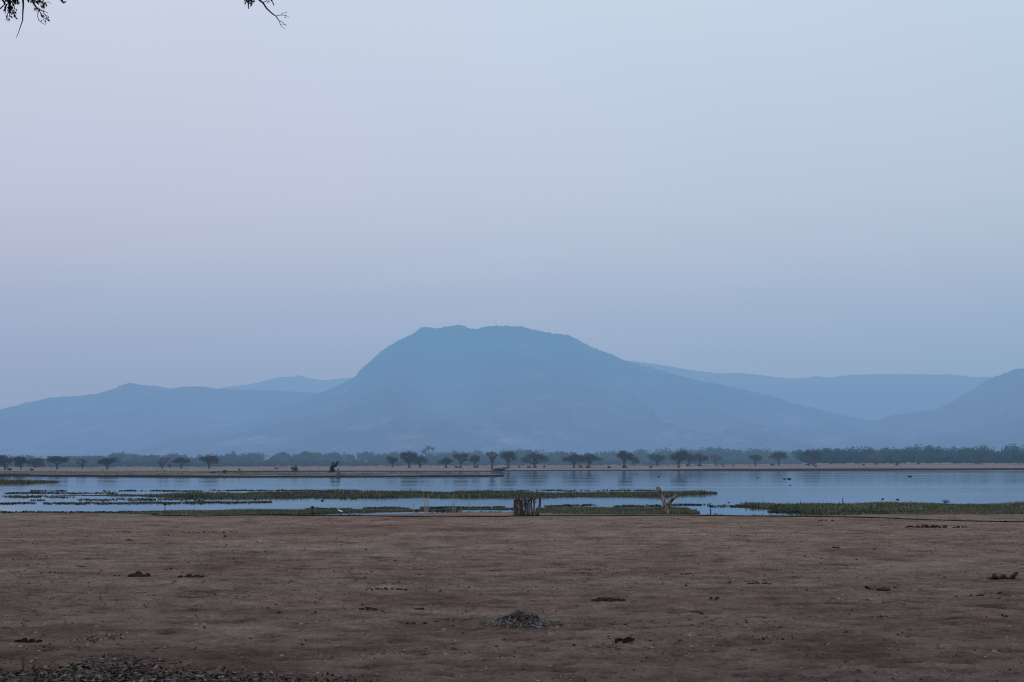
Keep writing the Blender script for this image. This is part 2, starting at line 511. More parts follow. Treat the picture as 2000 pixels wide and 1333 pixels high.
def far_z(x, y):
    d = y - (edge_y(x) + fbm(x / 22, np.asarray(x) * 0, 3, 4) * 5)
    steep = np.interp(x, [0, 40, 70, 110], [.25, .25, .6, .6])
    z = np.where(d < 0, -1.6, np.where(d < 1.2, -1.6 + (d / 1.2) * (.6 + steep), -1.0 + steep + np.minimum(1, d / 25) * (.55 - steep)))
    return z + np.where(d > 3, fbm(np.asarray(x) / 30, np.asarray(y) / 30, 3, 8) * .10, 0)


xs = np.concatenate([np.linspace(-9000, -330, 30), np.arange(-320, 321, 1.6), np.linspace(330, 9000, 30)])
ys0 = np.concatenate([np.array([-3, 0, .4, .8, 1.2, 2.2, 4]), np.arange(6, 60, 3), np.arange(60, 340, 12), np.array([400, 600, 1000, 2000, 4000, 8000, 14000, 22000])])
X, D = np.meshgrid(xs, ys0)
base = edge_y(X) + np.where(D < 60, fbm(X / 22, X * 0, 3, 4) * 5, 0)
Y = base + D
Z = far_z(X, Y)
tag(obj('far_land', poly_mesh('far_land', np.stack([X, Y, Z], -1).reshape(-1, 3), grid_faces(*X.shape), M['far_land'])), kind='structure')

# water: one sheet from under the near bank to under the far bank
V = [(-4000, 90, WATER), (4000, 90, WATER), (4000, 1000, WATER), (-4000, 1000, WATER)]
tag(obj('river_water', poly_mesh('river_water', V, [(0, 1, 2, 3)], M['water'])), kind='structure')


def strip_mesh(name, prof, z_top, mat, z_low=-1.4, rag=.6, step=1.0, seed=0, lip=.5, tops=None):
    """a low strip of land: prof is [(px, near row, far row)] on the water"""
    a = np.array([on_z(p, n, WATER)[:2] for p, n, f in prof]); b = np.array([on_z(p, f, WATER)[:2] for p, n, f in prof])
    x = np.arange(a[0, 0], a[-1, 0], step)
    yn = np.interp(x, a[:, 0], a[:, 1]) + fbm(x / 9, x * 0, 4, seed) * rag
    yf = np.interp(x, b[:, 0], b[:, 1]) + fbm(x / 9, x * 0, 4, seed + 3) * rag
    yn = yn + fbm(x / 1.4, x * 0, 3, seed + 5) * rag * .6; yf = yf + fbm(x / 1.2, x * 0, 3, seed + 6) * rag * .6
    yf = np.maximum(yf, yn + .1)
    rows = [np.stack([x, yn, np.full_like(x, z_low)], 1)]
    for k, t in enumerate((.0, .08, .25, .5, .75, .95)):
        zz = z_top if t else WATER + (z_top - WATER) * .8
        d = (yf - yn)
        y = yn + np.minimum(d * .3, lip) + d * t * .8 if t else yn + np.minimum(d * .1, lip * .3)
        rows.append(np.stack([x, y, np.full_like(x, zz) + fbm(x / 5, y / 5, 3, seed + 7) * (z_top - WATER) * .3], 1))
    rows.append(np.stack([x, yf, np.full_like(x, z_low)], 1))
    V = np.concatenate(rows)
    return obj(name, poly_mesh(name, V, grid_faces(len(rows), len(x)), mat)), (x, yn, yf)


ISL = [(-260, 929.2, 921.5), (0, 929.6, 921.5), (200, 931, 921.8), (400, 932.2, 922), (440, 932.2, 924.5), (600, 932.2, 926.5), (800, 931.8, 927), (900, 931.2, 927.4), (960, 930.8, 928.4), (988, 930, 929.4)]
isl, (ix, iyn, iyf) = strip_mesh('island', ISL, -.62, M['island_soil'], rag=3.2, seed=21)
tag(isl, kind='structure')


def scatter_blades(name, x, yn, yf, n, h, w, mat, seed, z=WATER, keep=.0, nscale=(6, 3), lean=.25, zf=None, hpow=1.0):
    rng = np.random.RandomState(seed)
    wgt = np.maximum(yf - yn, .05)
    cdf = np.cumsum(wgt); cdf /= cdf[-1]
    i = np.searchsorted(cdf, rng.rand(n)); i = np.clip(i, 0, len(x) - 2)
    px = x[i] + rng.rand(n) * (x[1] - x[0])
    py = yn[i] + rng.rand(n) * wgt[i]
    nz = fbm(px / nscale[0], py / nscale[1], 4, seed)
    ok = nz > keep
    px, py, nz = px[ok], py[ok], nz[ok]
    H = h * (0.45 + .55 * rng.rand(len(px))) * np.clip(.75 + nz * 1.5, .25, 1.8) ** hpow
    H *= np.clip(wgt[i[ok]] / 5.0, .35, 1.0)
    # a few taller stems
    tall = rng.rand(len(px)) > .985
    H[tall] *= 1.7
    pz = np.full(len(px), z) if zf is None else zf(px, py)
    V, Fc = blades(np.stack([px, py, pz], 1), H, w * (.6 + .8 * rng.rand(len(px))), lean, rng)
    return poly_mesh(name, V, Fc, mat)


o = obj('island_grass', scatter_blades('island_grass', ix, iyn + 2.5, iyf - 1, 16000, .28, .30, M['island_grass'], 5, z=-.72, keep=-.35, nscale=(10, 8)))
tag(o, 'low tan and olive grass covering the long island', 'grass', kind='stuff')

# dry grass on the far bank
fx = np.arange(-330, 330, 1.0)
fn = edge_y(fx) + fbm(fx / 22, fx * 0, 3, 4) * 5 + 2
o = obj('bank_grass', scatter_blades('bank_grass', fx, fn, fn + 160, 12000, .30, .35, M['far_grass'], 6, keep=-.15, nscale=(25, 20), zf=lambda a, b: far_z(a, b) - .05))
tag(o, 'pale dry grass on the far river bank', 'grass', kind='stuff')


def marsh(name, prof, n, h, w, mat, label, seed, mat2='mat', rag=1.2, keep=-.1, ns=(6, 3), hpow=1.0, ztop=-.955, step=.4):
    o, (x, yn, yf) = strip_mesh(name + '_bed', prof, ztop, M[mat2], z_low=-1.12, rag=rag, step=step, seed=seed, lip=.3)
    tag(o, kind='structure')
    o.name = 'marsh_bed'
    g = obj(name, scatter_blades(name, x, yn + .05, yf, n, h, w, M[mat], seed + 1, z=-.98, keep=keep, nscale=ns, hpow=hpow))
    tag(g, label, 'grass', kind='stuff')
    return g


marsh('marsh_grass', [(95, 968.2, 967.7), (180, 968.8, 967.5), (260, 969.6, 967.2), (330, 971.0, 966.8), (420, 971.8, 965.8), (600, 972.5, 962.5), (800, 972.5, 962), (960, 972, 962.5), (1060, 971, 964),
                      (1200, 969.8, 963.5), (1290, 969, 964), (1340, 966.3, 963.8), (1390, 965, 964.2), (1404, 964.6, 964.4)],
      44000, .36, .075, 'marsh_grass', 'long dark green reed bed across the middle of the river', 40, rag=4.2, keep=-.30, ns=(6, 4))
marsh('marsh_grass', [(-150, 946.5, 941), (0, 946, 941.5), (60, 944.8, 941.8), (95, 943.6, 942), (112, 943.2, 942.8)],
      9000, .50, .09, 'marsh_grass', 'short olive reed bed reaching in from the left edge, nearest the long island', 44, keep=-.4)
marsh('shore_grass', [(225, 1004, 1003), (280, 1005, 1000.5), (330, 1006, 999), (420, 1007, 998), (520, 1007, 997), (600, 1004.5, 996), (680, 1001, 995.5), (740, 1000.5, 996.5), (830, 999.5, 997.2), (900, 996.2, 994.6), (1000, 995, 992.5), (1012, 994, 993)],
      34000, .17, .04, 'shore_grass', 'short green grass at the water edge beside the white egret', 48, keep=-.42, ns=(4, 3))
marsh('shore_grass', [(1050, 1003, 996), (1080, 1004, 993), (1150, 1005, 993.5), (1250, 1005, 994), (1330, 1005, 994.5), (1352, 1003.5, 997), (1372, 1003, 1001)],
      20000, .20, .04, 'shore_grass', 'green shore grass around the foot of the forked dead trunk', 52, keep=-.45, ns=(4, 3))
marsh('shore_grass', [(1440, 987.5, 986.6), (1480, 992, 986), (1520, 996, 986), (1580, 1003, 986), (1700, 1008, 986), (1850, 1008, 986), (2000, 1008, 986.5), (2300, 1008, 987)],
      46000, .42, .075, 'shore_grass', 'broad green grass bank with tan tufts along the right shore', 56, keep=-.75, ns=(7, 4))

# thin weed mats on the open water
rng = np.random.RandomState(77)
weed = []


def weed_line(x0, x1, y, th, n, h=.10):
    p = rng.rand(n) * (x1 - x0) + x0
    q = y + rng.normal(size=n) * th * .6 + fbm(p / 28, p * 0 + y, 3, int(y * 7)) * 1.6
    d = np.array([on_z(a, b, WATER + .01) for a, b in zip(p, q)])
    ok = fbm(d[:, 0] / 3.2, d[:, 1] / 2.0, 4, int(y)) > -.08
    d = d[ok]
    weed.append((d, h * (0.4 + .9 * rng.rand(len(d)))))


for a in [(200, 420, 959, .6, 900), (60, 130, 959, .8, 200), (10, 230, 963.5, 1.2, 1300), (0, 150, 970.5, 1.0, 700), (15, 80, 971, .8, 250), (60, 120, 976.8, .8, 260), (150, 300, 976.5, 1.6, 350),
          (250, 400, 976, 1.6, 450), (320, 420, 975, 1.0, 400), (0, 70, 983.6, .8, 420), (85, 140, 983.2, .8, 350), (140, 330, 983.4, 1.3, 800), (250, 400, 982.2, 1.6, 800),
          (390, 530, 981.8, .9, 1300), (140, 170, 985.5, .6, 120), (400, 700, 975.5, .6, 260), (420, 700, 958.3, .5, 900), (710, 790, 993.2, .9, 380), (600, 800, 994.6, 1.0, 500),
          (820, 1010, 992.3, .9, 1200), (800, 900, 998, 1.0, 350), (1065, 1120, 989, .8, 500), (1100, 1200, 987.5, .9, 420), (1170, 1290, 987.5, .9, 350), (1200, 1290, 989.5, 1.2, 300), (1310, 1370, 986.8, .8, 350), (1365, 1420, 988, 2.0, 120),
          (1425, 1470, 988.6, 1.2, 350), (0, 300, 1001, .7, 900), (1500, 1590, 1001, 1.0, 700), (1010, 1290, 958.8, .7, 800), (1100, 1400, 964, 1.6, 500)]:
    weed_line(*a)
P = np.concatenate([w[0] for w in weed]); H = np.concatenate([w[1] for w in weed])
V, Fc = blades(P, H, .24 * (.5 + rng.rand(len(P))), 1.1, rng)
tag(obj('water_weed', poly_mesh('water_weed', V, Fc, M['weed'])), 'thin dark mats of weed floating on the river', 'water weed', kind='stuff')

# tan tufts in the right hand grass bank
rng = np.random.RandomState(5)
for px, py, hpx, lab in [(1678, 996, 12, 'tan grass tuft in the right grass bank, below the thin dark stalk'),
                         (1708, 992, 9, 'small tan grass tuft in the right grass bank, between two larger tan tufts'),
                         (1798, 1000, 17, 'widest tan grass tuft, in the middle of the right grass bank'),
                         (1556, 991, 9, 'pale tuft near the left end of the right grass bank'),
                         (1882, 990, 6, 'low pale tuft right of the dark clump on the grass bank')]:
    p = on_z(px, py, -.95)
    s = p.y / F
    n = 46
    q = np.zeros((n, 3)); q[:, :2] = rng.normal(size=(n, 2)) * .07
    V, Fc = blades(q, hpx * s * (.35 + .75 * rng.rand(n) ** 1.5) * np.exp(-(np.abs(q[:, 0]) / .16) ** 2), np.full(n, .04), .3, rng)
    tag(obj('grass_tuft', poly_mesh('grass_tuft', V, Fc, M['straw']), None, p), lab, 'grass tuft', 'dry tan tufts along the right shore')

# ------------------------------------------------------------------ near ground
SH = [(-600, 1004), (0, 1003.2), (150, 1002.4), (230, 1003), (300, 1005.5), (500, 1006.3), (700, 1006), (790, 1003.5), (850, 1002), (950, 1000.3), (1005, 1000.8), (1060, 1003), (1200, 1005.2), (1300, 1004.6),
      (1400, 1005.5), (1480, 1007.5), (1600, 1007), (1700, 1005), (1850, 1004.3), (2000, 1004.3), (2600, 1004)]
se = np.array([on_z(a, b, 0)[:2] for a, b in SH])


def shore_y(x):
    return np.interp(x, se[:, 0], se[:, 1]) + fbm(np.asarray(x) / 4, np.asarray(x) * 0, 3, 31) * .5


dents = []
rng = np.random.RandomState(9)
for k in range(3600):
    y = 24 + 92 * rng.rand() ** 1.2
    dents.append(((rng.rand() - .5) * .64 * y, y, .10 + .26 * rng.rand() ** 1.5, .015 + .045 * rng.rand()))
cx_ = np.concatenate([np.linspace(-400, -48, 30), np.arange(-46, 46.01, .15), np.linspace(48, 400, 30)])
ry_ = [-120, -90, -60, -40, -25, -12, -4, 2, 6, 10, 13, 16, 18, 20, 22]
y = 23.0
while y < 112:
    ry_.append(y); y += .10 + max(0, (y - 35)) * .0034
ry_ = np.array(ry_)
tail = np.array([0, .03, .06, .09, .12, .2, .3, .45, .6, .75, .9, 1.0])   # last stretch follows the shore line
X, Y = np.meshgrid(cx_, ry_)
sh = shore_y(cx_)
Yt = 112 + (sh[None, :] + 14 - 112) * np.linspace(0, 1, 60)[1:, None]
X = np.concatenate([X, np.repeat(cx_[None, :], 59, 0)]); Y = np.concatenate([Y, Yt])


def ground_base(x, y):
    x = np.asarray(x, float); y = np.asarray(y, float)
    z = fbm(x / 14, y / 9, 3, 51) * .07 + fbm(x / 2.6, y / 1.6, 3, 55) * .035
    z = z * np.clip((118 - y) / 25, .25, 1) + (fbm(x / .62, y / .42, 3, 58) * .036 + np.maximum(0, fbm(x / .30, y / .30, 2, 63) - .1) * .05) * np.clip((110 - y) / 30, 0, 1)
    d = y - shore_y(x)
    return np.where(d > 0, z - np.minimum(1.6, d * .10 + np.maximum(0, d - 3) * .09), z)


Z = ground_base(X, Y)
DM = np.zeros_like(Z)
yflat = Y[:, 0]
for (dx, dy, dr, dd) in dents:
    if dy > 110: continue
    i0, i1 = np.searchsorted(ry_, dy - dr * 1.7), np.searchsorted(ry_, dy + dr * 1.7)
    j0, j1 = np.searchsorted(cx_, dx - dr * 2.2), np.searchsorted(cx_, dx + dr * 2.2)
    if i1 <= i0 or j1 <= j0: continue
    r2 = ((X[i0:i1, j0:j1] - dx) / (dr * 1.3)) ** 2 + ((Y[i0:i1, j0:j1] - dy) / dr) ** 2
    Z[i0:i1, j0:j1] += -dd * np.exp(-r2 * 1.6) + dd * .45 * np.exp(-(np.sqrt(r2) - 1.25) ** 2 * 9)
    DM[i0:i1, j0:j1] = np.maximum(DM[i0:i1, j0:j1], np.exp(-r2 * 1.5) * min(.80, dd * 15))
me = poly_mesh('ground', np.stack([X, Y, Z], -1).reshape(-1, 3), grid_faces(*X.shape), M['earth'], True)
a = me.attributes.new('dent_shade', 'FLOAT', 'POINT'); a.data.foreach_set('value', DM.ravel().astype(np.float32))
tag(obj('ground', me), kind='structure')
gz = lambda x, y: float(ground_base(x, y))


def on_ground(px, py):
    p = on_z(px, py, 0)
    for _ in range(3):
        p = on_z(px, py, gz(p.x, p.y))
    return p


rng = np.random.RandomState(404)
n = 9000
yy_ = 26 + 84 * rng.rand(n) ** 1.6
xx_ = (rng.rand(n) - .5) * .64 * yy_
ok = fbm(xx_ / 3.5, yy_ / 2.5, 3, 71) > -.12
xx_, yy_ = xx_[ok], yy_[ok]
n = len(xx_)
rr_ = .012 + .035 * rng.rand(n) ** 2.5 + yy_ * .00012
T8 = np.array([(1, 0, -.2), (.3, .9, -.2), (-.8, .6, -.2), (-.8, -.6, -.2), (.3, -.9, -.2), (.1, .1, .9), (.45, .3, .6), (-.4, -.1, .65)])
tri = np.array([(0, 1, 6), (1, 5, 6), (1, 2, 5), (2, 7, 5), (2, 3, 7), (3, 4, 7), (4, 5, 7), (4, 6, 5), (4, 0, 6)])
an = rng.rand(n) * 6.28
P8 = T8[None] * (1 + .35 * rng.normal(size=(n, 8, 1)).clip(-1, 1)) * rr_[:, None, None] * np.stack([1 + rng.rand(n), 1 + .5 * rng.rand(n), .6 + .6 * rng.rand(n)], 1)[:, None, :]
X8 = P8[..., 0] * np.cos(an)[:, None] - P8[..., 1] * np.sin(an)[:, None]; Y8 = P8[..., 0] * np.sin(an)[:, None] + P8[..., 1] * np.cos(an)[:, None]
V8 = np.stack([X8 + xx_[:, None], Y8 + yy_[:, None], P8[..., 2] + ground_base(xx_, yy_)[:, None]], -1).reshape(-1, 3)
tag(obj('soil_crumbs', poly_mesh('soil_crumbs', V8, (tri[None] + np.arange(n)[:, None, None] * 8).reshape(-1, 3), M['crumb'])), 'small crumbs of dry soil strewn over the bare ground', 'soil crumbs', kind='stuff')

# ------------------------------------------------------------------ clods and dung on the ground
CL = [  # px, base row, width px, height px, count, material, label
    (252, 1058, 15, 5, 3, 'dung', 'single small pointed dung lump nearest the shore on the left side'),
    (238, 1040, 38, 3, 8, 'dung', 'thin dark row of dung crumbs above the small pointed lump'),
    (408, 1041, 118, 4, 20, 'dung', 'longest broken row of dark dung crumbs, below the left shore grass'),
    (440, 1049, 14, 4, 3, 'dung', 'little dark lump under the right end of the longest crumb row'),
    (93, 1121, 26, 4, 6, 'dung', 'flat dark dung streak near the left edge, beside a smaller streak'),
    (121, 1121, 13, 3, 3, 'dung', 'small flat dung streak right next to a longer one near left edge'),
    (229, 1127, 10, 4, 2, 'dung', 'small dark lump just left of the reddish knobbly dung heap'),
    (271, 1127, 34, 12, 12, 'dung', 'reddish knobbly dung heap with a raised peak, left middle ground'),
    (336, 1115, 19, 5, 6, 'dung', 'loose dung crumbs above and between two larger heaps on the left'),
    (374, 1128, 42, 8, 14, 'dung', 'low brown dung heap with crumbs trailing right, left middle ground'),
    (52, 1255, 46, 9, 24, 'black_dung', 'black oval dung patch near the lower left corner, above the leaf litter'),
    (757, 1152, 80, 5, 16, 'dung', 'scattered line of small round dung balls in the middle of the ground'),
    (524, 1190, 9, 4, 1, 'dung', 'lone dark dung ball, left of a slightly smaller ball'),
    (546, 1197, 7, 3, 1, 'dung', 'tiny dark ball just right of a lone larger dung ball'),
    (720, 1190, 38, 5, 11, 'dung', 'loose cluster of dung crumbs below the scattered line of balls'),
    (817, 1191, 17, 4, 4, 'dung', 'short dung lump left of the grey leaf heap, above a round ball'),
    (852, 1215, 11, 5, 2, 'dung', 'round dark dung ball left of the grey leaf heap, end of dotted row'),
    (806, 1219, 58, 3, 9, 'dung', 'dotted row of tiny dung crumbs leading to a round ball'),
    (1144, 1121, 24, 3, 7, 'dung', 'thin dark crumb streak with a single crumb to its right, centre right'),
    (1193, 1123, 10, 3, 2, 'dung', 'single brown crumb right of a thin crumb streak'),
    (1342, 1123, 24, 4, 6, 'dung', 'reddish crumb streak below the forked dead trunk'),
    (1427, 1139, 8, 4, 2, 'dung', 'small dark crumb left of the long flattened dung streak'),
    (1482, 1141, 48, 5, 16, 'dung', 'long flattened dark dung streak, right of a small crumb'),
    (1187, 1174, 60, 9, 22, 'dung', 'big dark brown dung heap right of and above the grey leaf heap'),
    (1393, 1172, 18, 5, 4, 'dung', 'soft dark dung smear between big brown heap and right edge'),
    (1362, 1198, 22, 5, 5, 'dung', 'slanting row of crumbs below the soft dark smear'),
    (1220, 1256, 36, 10, 16, 'black_dung', 'blackish dung heap right of and below the grey leaf heap'),
    (1217, 1224, 20, 4, 6, 'dung', 'small grey brown crumbs directly above the blackish heap'),
    (1807, 1031, 82, 7, 19, 'dung', 'widest dark broken dung line near the shore at right'),
    (1876, 1031, 32, 5, 8, 'dung', 'short dark dung line right of the widest one near the shore'),
    (1616, 1018, 40, 3, 5, 'black_dung', 'three black crumbs in a row just under the right shore'),
    (1633, 1071, 16, 5, 6, 'dung', 'twiggy dark crumbs on bare ground below the right grass bank'),
    (1707, 1072, 6, 3, 1, 'dung', 'lone small ball right of the twiggy dark crumbs'),
    (1843, 1129, 10, 4, 2, 'dung', 'reddish ball left of the jagged log at the right edge'),
    (1910, 1165, 27, 4, 5, 'dung', 'soft dung streak below the jagged log at the right edge'),
    (1963, 1206, 10, 5, 2, 'black_dung', 'lone black ball low at the right edge'),
    (1967, 1020, 12, 4, 3, 'black_dung', 'pair of black lumps near the shore at the right edge'),
]
for k, (px, py, w, hh, n, mt, lab) in enumerate(CL):
    p = on_ground(px, py)
    s = p.y / F
    W, Hh = w * s, hh * s
    rr = np.random.RandomState(100 + k)
    dep = min(W * .8, .5) + .25
    lx = np.arange(-W / 2 - .1, W / 2 + .101, max(.011, W / 160)); ly = np.arange(-dep / 2 - .08, dep / 2 + .081, .016)
    GX, GY = np.meshgrid(lx, ly)
    GZ = np.full_like(GX, -.05)
    for i in range(n):
        x = 0 if n == 1 else (rr.rand() - .5) * W
        if n > 3: x = ((i + rr.rand()) / n - .5) * W
        bell = 1 - .75 * abs(2 * x / max(W, 1e-3))
        r = min(W * .5, max(.030, Hh * .36) * (.5 + .9 * rr.rand()))
        if n == 1: r = max(.04, Hh * .5)
        y = (rr.rand() - .5) * (dep - .2)
        z = r * .1 + (max(0, Hh - 1.4 * r) * bell * rr.rand() ** 1.6 if n > 5 else max(0, Hh - 1.4 * r) * .7)
        ax, ay = r * (1.0 + .7 * rr.rand()), r * (.9 + .5 * rr.rand())
        q = ((GX - x) / ax) ** 2 + ((GY - y) / ay) ** 2 + fbm(GX / .035, GY / .035, 2, k + i) * .5
        GZ = np.maximum(GZ, np.where(q < 1, z + r * np.sqrt(np.clip(1 - q, 0, 1)), -.05))
    for _ in range(1):
        GZ[1:-1, 1:-1] = np.where(GZ[1:-1, 1:-1] > -.04, GZ[1:-1, 1:-1] + rr.normal(size=GZ[1:-1, 1:-1].shape) * .006, -.05)
    GZ += ground_base(GX + p.x, GY + p.y) - p.z
    mb = MB(); mb.add(np.stack([GX, GY, GZ], -1).reshape(-1, 3), grid_faces(*GX.shape))
    o = mb.build('dung_pile', M[mt], None, p, True)
    tag(o, lab, 'dung pile', 'dung lumps scattered over the bare ground')

# jagged log at the right edge, and flat sticks
p = on_ground(1963, 1133); s = p.y / F
mb = MB()
mb.tube([(-25 * s, 0, .02), (-22 * s, 0, .09), (-20 * s, .02, .20), (-18.5 * s, .02, .13), (-15 * s, 0, .06), (-9 * s, 0, .07), (-3 * s, .05, .13), (0, .05, .15), (3 * s, .05, .08)], [.03, .06, .03, .05, .05, .04, .045, .04, .02], 9, .5, 3)
mb.tube([(-2 * s, 0, .07), (6 * s, -.05, .05), (12 * s, 0, .09), (18 * s, .0, .16), (23 * s, .03, .21), (27 * s, .05, .22)], [.02, .03, .055, .07, .06, .02], 9, .5, 4)
mb.tube([(-34 * s, .1, .01), (-20 * s, .08, .05), (0, .06, .04), (20 * s, .05, .05)], [.03, .05, .05, .03], 7, .3, 5)
tag(mb.build('fallen_log', M['dark_wood'], None, p), 'jagged dark broken log lying at the right edge', 'log')
p = on_ground(1722, 1155); s = p.y / F
mb = MB()
mb.tube([(-10 * s, 0, .04), (0, 0, .05), (17 * s, .03, .04)], [.035, .05, .03], 7, .25, 6)
mb.tube([(-21 * s, .1, .03), (-30 * s, .1, .12), (-14 * s, .15, .03)], [.02, .035, .02], 6, .25, 7)
tag(mb.build('fallen_stick', M['dark_wood'], None, p), 'dark flat stick with a raised crooked end, lower right ground', 'stick')
p = on_ground(160, 1107); s = p.y / F
mb = MB()
mb.tube([(-14 * s, 0, .02), (0, .1, .03), (10 * s, .2, .13)], [.012, .02, .012], 6, .25, 8)
mb.tube([(-8 * s, -.1, .02), (6 * s, -.1, .03)], [.03, .03], 6, .25, 9)
tag(mb.build('fallen_stick', M['pale_wood'], None, p), 'pale crossed twig lying on the left middle ground', 'stick')

# grey leaf heap in the centre
p = on_ground(1018, 1222); s = p.y / F
rng = np.random.RandomState(21)


def heap_h(x, y):
    a = np.exp(-np.abs((x + .04) / np.where(x < -.04, .44, .36)) ** 1.3 - (y / .42) ** 2) * .44
    b = np.exp(-((x - .42) / .45) ** 2 - ((y + .1) / .5) ** 2) * .13 + np.exp(-((x + .45) / .30) ** 2 - ((y + .15) / .35) ** 2) * .10
    return a + b


gx, gy = np.meshgrid(np.linspace(-1.3, 1.5, 60), np.linspace(-1.1, 1.1, 40))
hz = heap_h(gx, gy) * (1 + fbm(gx * 5, gy * 5, 3, 4) * .45) + fbm(gx * 9, gy * 9, 2, 6) * .03 * (heap_h(gx, gy) > .03) - .05 + np.minimum(.045, heap_h(gx, gy))
root = thing('leaf_heap', 'grey heap of dry leaves and twigs on the bare ground, lower centre', 'leaf heap', p)
root.scale = (.88, .82, .66)
obj('soil_core', poly_mesh('soil_core', np.stack([gx, gy, hz], -1).reshape(-1, 3), grid_faces(*gx.shape), M['heap_core'], True), root)
n = 3800
q = np.stack([rng.normal(size=n) * .58 + .05, rng.normal(size=n) * .40, np.zeros(n)], 1)
hh = heap_h(q[:, 0], q[:, 1])
ok = ((hh > .02) | (rng.rand(n) > .80)) & (fbm((q[:, 0] - q[:, 1] * .5) * 4.2, q[:, 1] * 3 + q[:, 0] * 3, 3, 14) > -.22)
q, hh = q[ok], hh[ok]
q[:, 2] = hh * (1 + fbm(q[:, 0] * 5, q[:, 1] * 5, 3, 4) * .45) + .012 + rng.rand(len(q)) * .03
# leaves lie down the slopes
d = np.stack([q[:, 0] - .0, q[:, 1], -np.abs(q[:, 0]) * .8 - .05], 1) + rng.normal(size=(len(q), 3)) * [.6, .6, .22]
d /= np.linalg.norm(d, axis=1, keepdims=True)
e = rng.normal(size=(len(q), 3)); w = np.cross(d, e); w /= np.linalg.norm(w, axis=1, keepdims=True); w[:, 2] *= .5
sz = (.03 + .085 * rng.rand(len(q)) ** 1.5)[:, None]
V = np.stack([q - d * sz, q + w * sz * .34, q + d * sz, q - w * sz * .34], 1).reshape(-1, 3)
# longer strips of bark and palm lying up the left flank
m_ = 46
bx = -.55 + .62 * rng.rand(m_); by = -.30 + .35 * rng.rand(m_)
bz = heap_h(bx, by) + .03 + .04 * rng.rand(m_)
bd = np.stack([np.ones(m_), .25 * rng.normal(size=m_), .62 + .2 * rng.normal(size=m_)], 1); bd /= np.linalg.norm(bd, axis=1, keepdims=True)
bw = np.stack([np.zeros(m_), np.ones(m_), .9 * rng.normal(size=m_)], 1); bw /= np.linalg.norm(bw, axis=1, keepdims=True)
bl = (.10 + .16 * rng.rand(m_))[:, None]; bq = np.stack([bx, by, bz], 1); ww = (.012 + .02 * rng.rand(m_))[:, None]
V = np.concatenate([V, np.stack([bq - bd * bl - bw * ww * .4, bq - bd * bl * .2 + bw * ww, bq + bd * bl, bq + bd * bl * .1 - bw * ww], 1).reshape(-1, 3)])
tag(obj('leaves', poly_mesh('leaves', V, np.arange(len(V)).reshape(-1, 4), M['heap_leaf']), root), kind='stuff')

# leaf litter: dense grey drift in the lower left, and a thin scatter everywhere
rng = np.random.RandomState(31)


def litter(n, fpos, size, name, label, lift=.02, mat='litter', flat=.75):
    P = fpos(n)
    z = ground_base(P[:, 0], P[:, 1]) + lift * rng.rand(len(P)) + .015
    Q = np.stack([P[:, 0], P[:, 1], z], 1)
    V, Fc = leaf_quads(Q, size, rng, flat=flat, aspect=.42)
    tag(obj(name, poly_mesh(name, V, Fc, M[mat])), label, 'leaf litter', kind='stuff')


def drift(n):
    px = rng.rand(n * 8) * 800 - 60
    py = 1262 + rng.rand(n * 8) * 110
    lim = np.interp(px, [-60, 0, 60, 120, 180, 240, 300, 330, 380, 430, 520, 640, 740], [1285, 1290, 1296, 1290, 1275, 1272, 1278, 1290, 1296, 1304, 1312, 1316, 1322])
    prob = np.clip((py - lim) / 34, 0, 1) ** 1.3
    pts = np.array([on_z(a, b, 0)[:2] for a, b in zip(px, py)])
    nz = fbm(pts[:, 0] / 1.4, pts[:, 1] / 2.2, 3, 12)
    ok = (rng.rand(n * 8) < prob) & (nz > -.35 + .2 * rng.rand(n * 8))
    return pts[ok][:n]


litter(5600, drift, .115, 'leaf_litter', 'thick grey drift of dry fallen leaves in the lower left corner', lift=.05, mat='mound_litter', flat=.78)


def thin(n):
    y = 25 + 90 * rng.rand(n) ** 1.4
    return np.stack([(rng.rand(n) - .5) * .64 * y, y], 1)


litter(5200, thin, .075, 'scattered_leaves', 'thin scatter of fallen leaves and chips over the bare ground', lift=.015)


def patch(n):
    c = np.array([on_z(a, b, 0)[:2] for a, b in [(187, 1250), (175, 1252), (205, 1246), (415, 1096), (460, 1094), (205, 1083), (880, 1212), (1165, 1262), (1500, 1250), (1715, 1205)]])
    i = rng.randint(0, len(c), n)
    return c[i] + rng.normal(size=(n, 2)) * [.22, .25]


litter(420, patch, .08, 'loose_leaves', 'loose little patches of grey leaves and twigs on the bare ground', lift=.03)

# wispy dead grass in front
for px, py, hpx, n, lab in [(45, 1312, 38, 26, 'pale dry grass wisp at the lower left, left one of two over the leaf litter'),
                            (66, 1310, 34, 30, 'pale dry grass wisp at the lower left, right one of two over the leaf litter'),
                            (540, 1325, 38, 12, 'thin brown grass stems at the bottom edge, left of the other brown stems'),
                            (580, 1325, 34, 8, 'thin brown grass stems at the bottom edge, right of the other brown stems')]:
    p = on_ground(px, py); s = p.y / F
    rng = np.random.RandomState(int(px))
    q = np.zeros((n, 3)); q[:, :2] = rng.normal(size=(n, 2)) * .004
    V, Fc = blades(q, hpx * s * (.5 + .5 * rng.rand(n)), np.full(n, .008), .2, rng)
    tag(obj('grass_tuft', poly_mesh('grass_tuft', V, Fc, M['litter'] if px < 100 else M['mound_soil']), None, p), lab, 'grass tuft', 'dead grass wisps in the foreground')

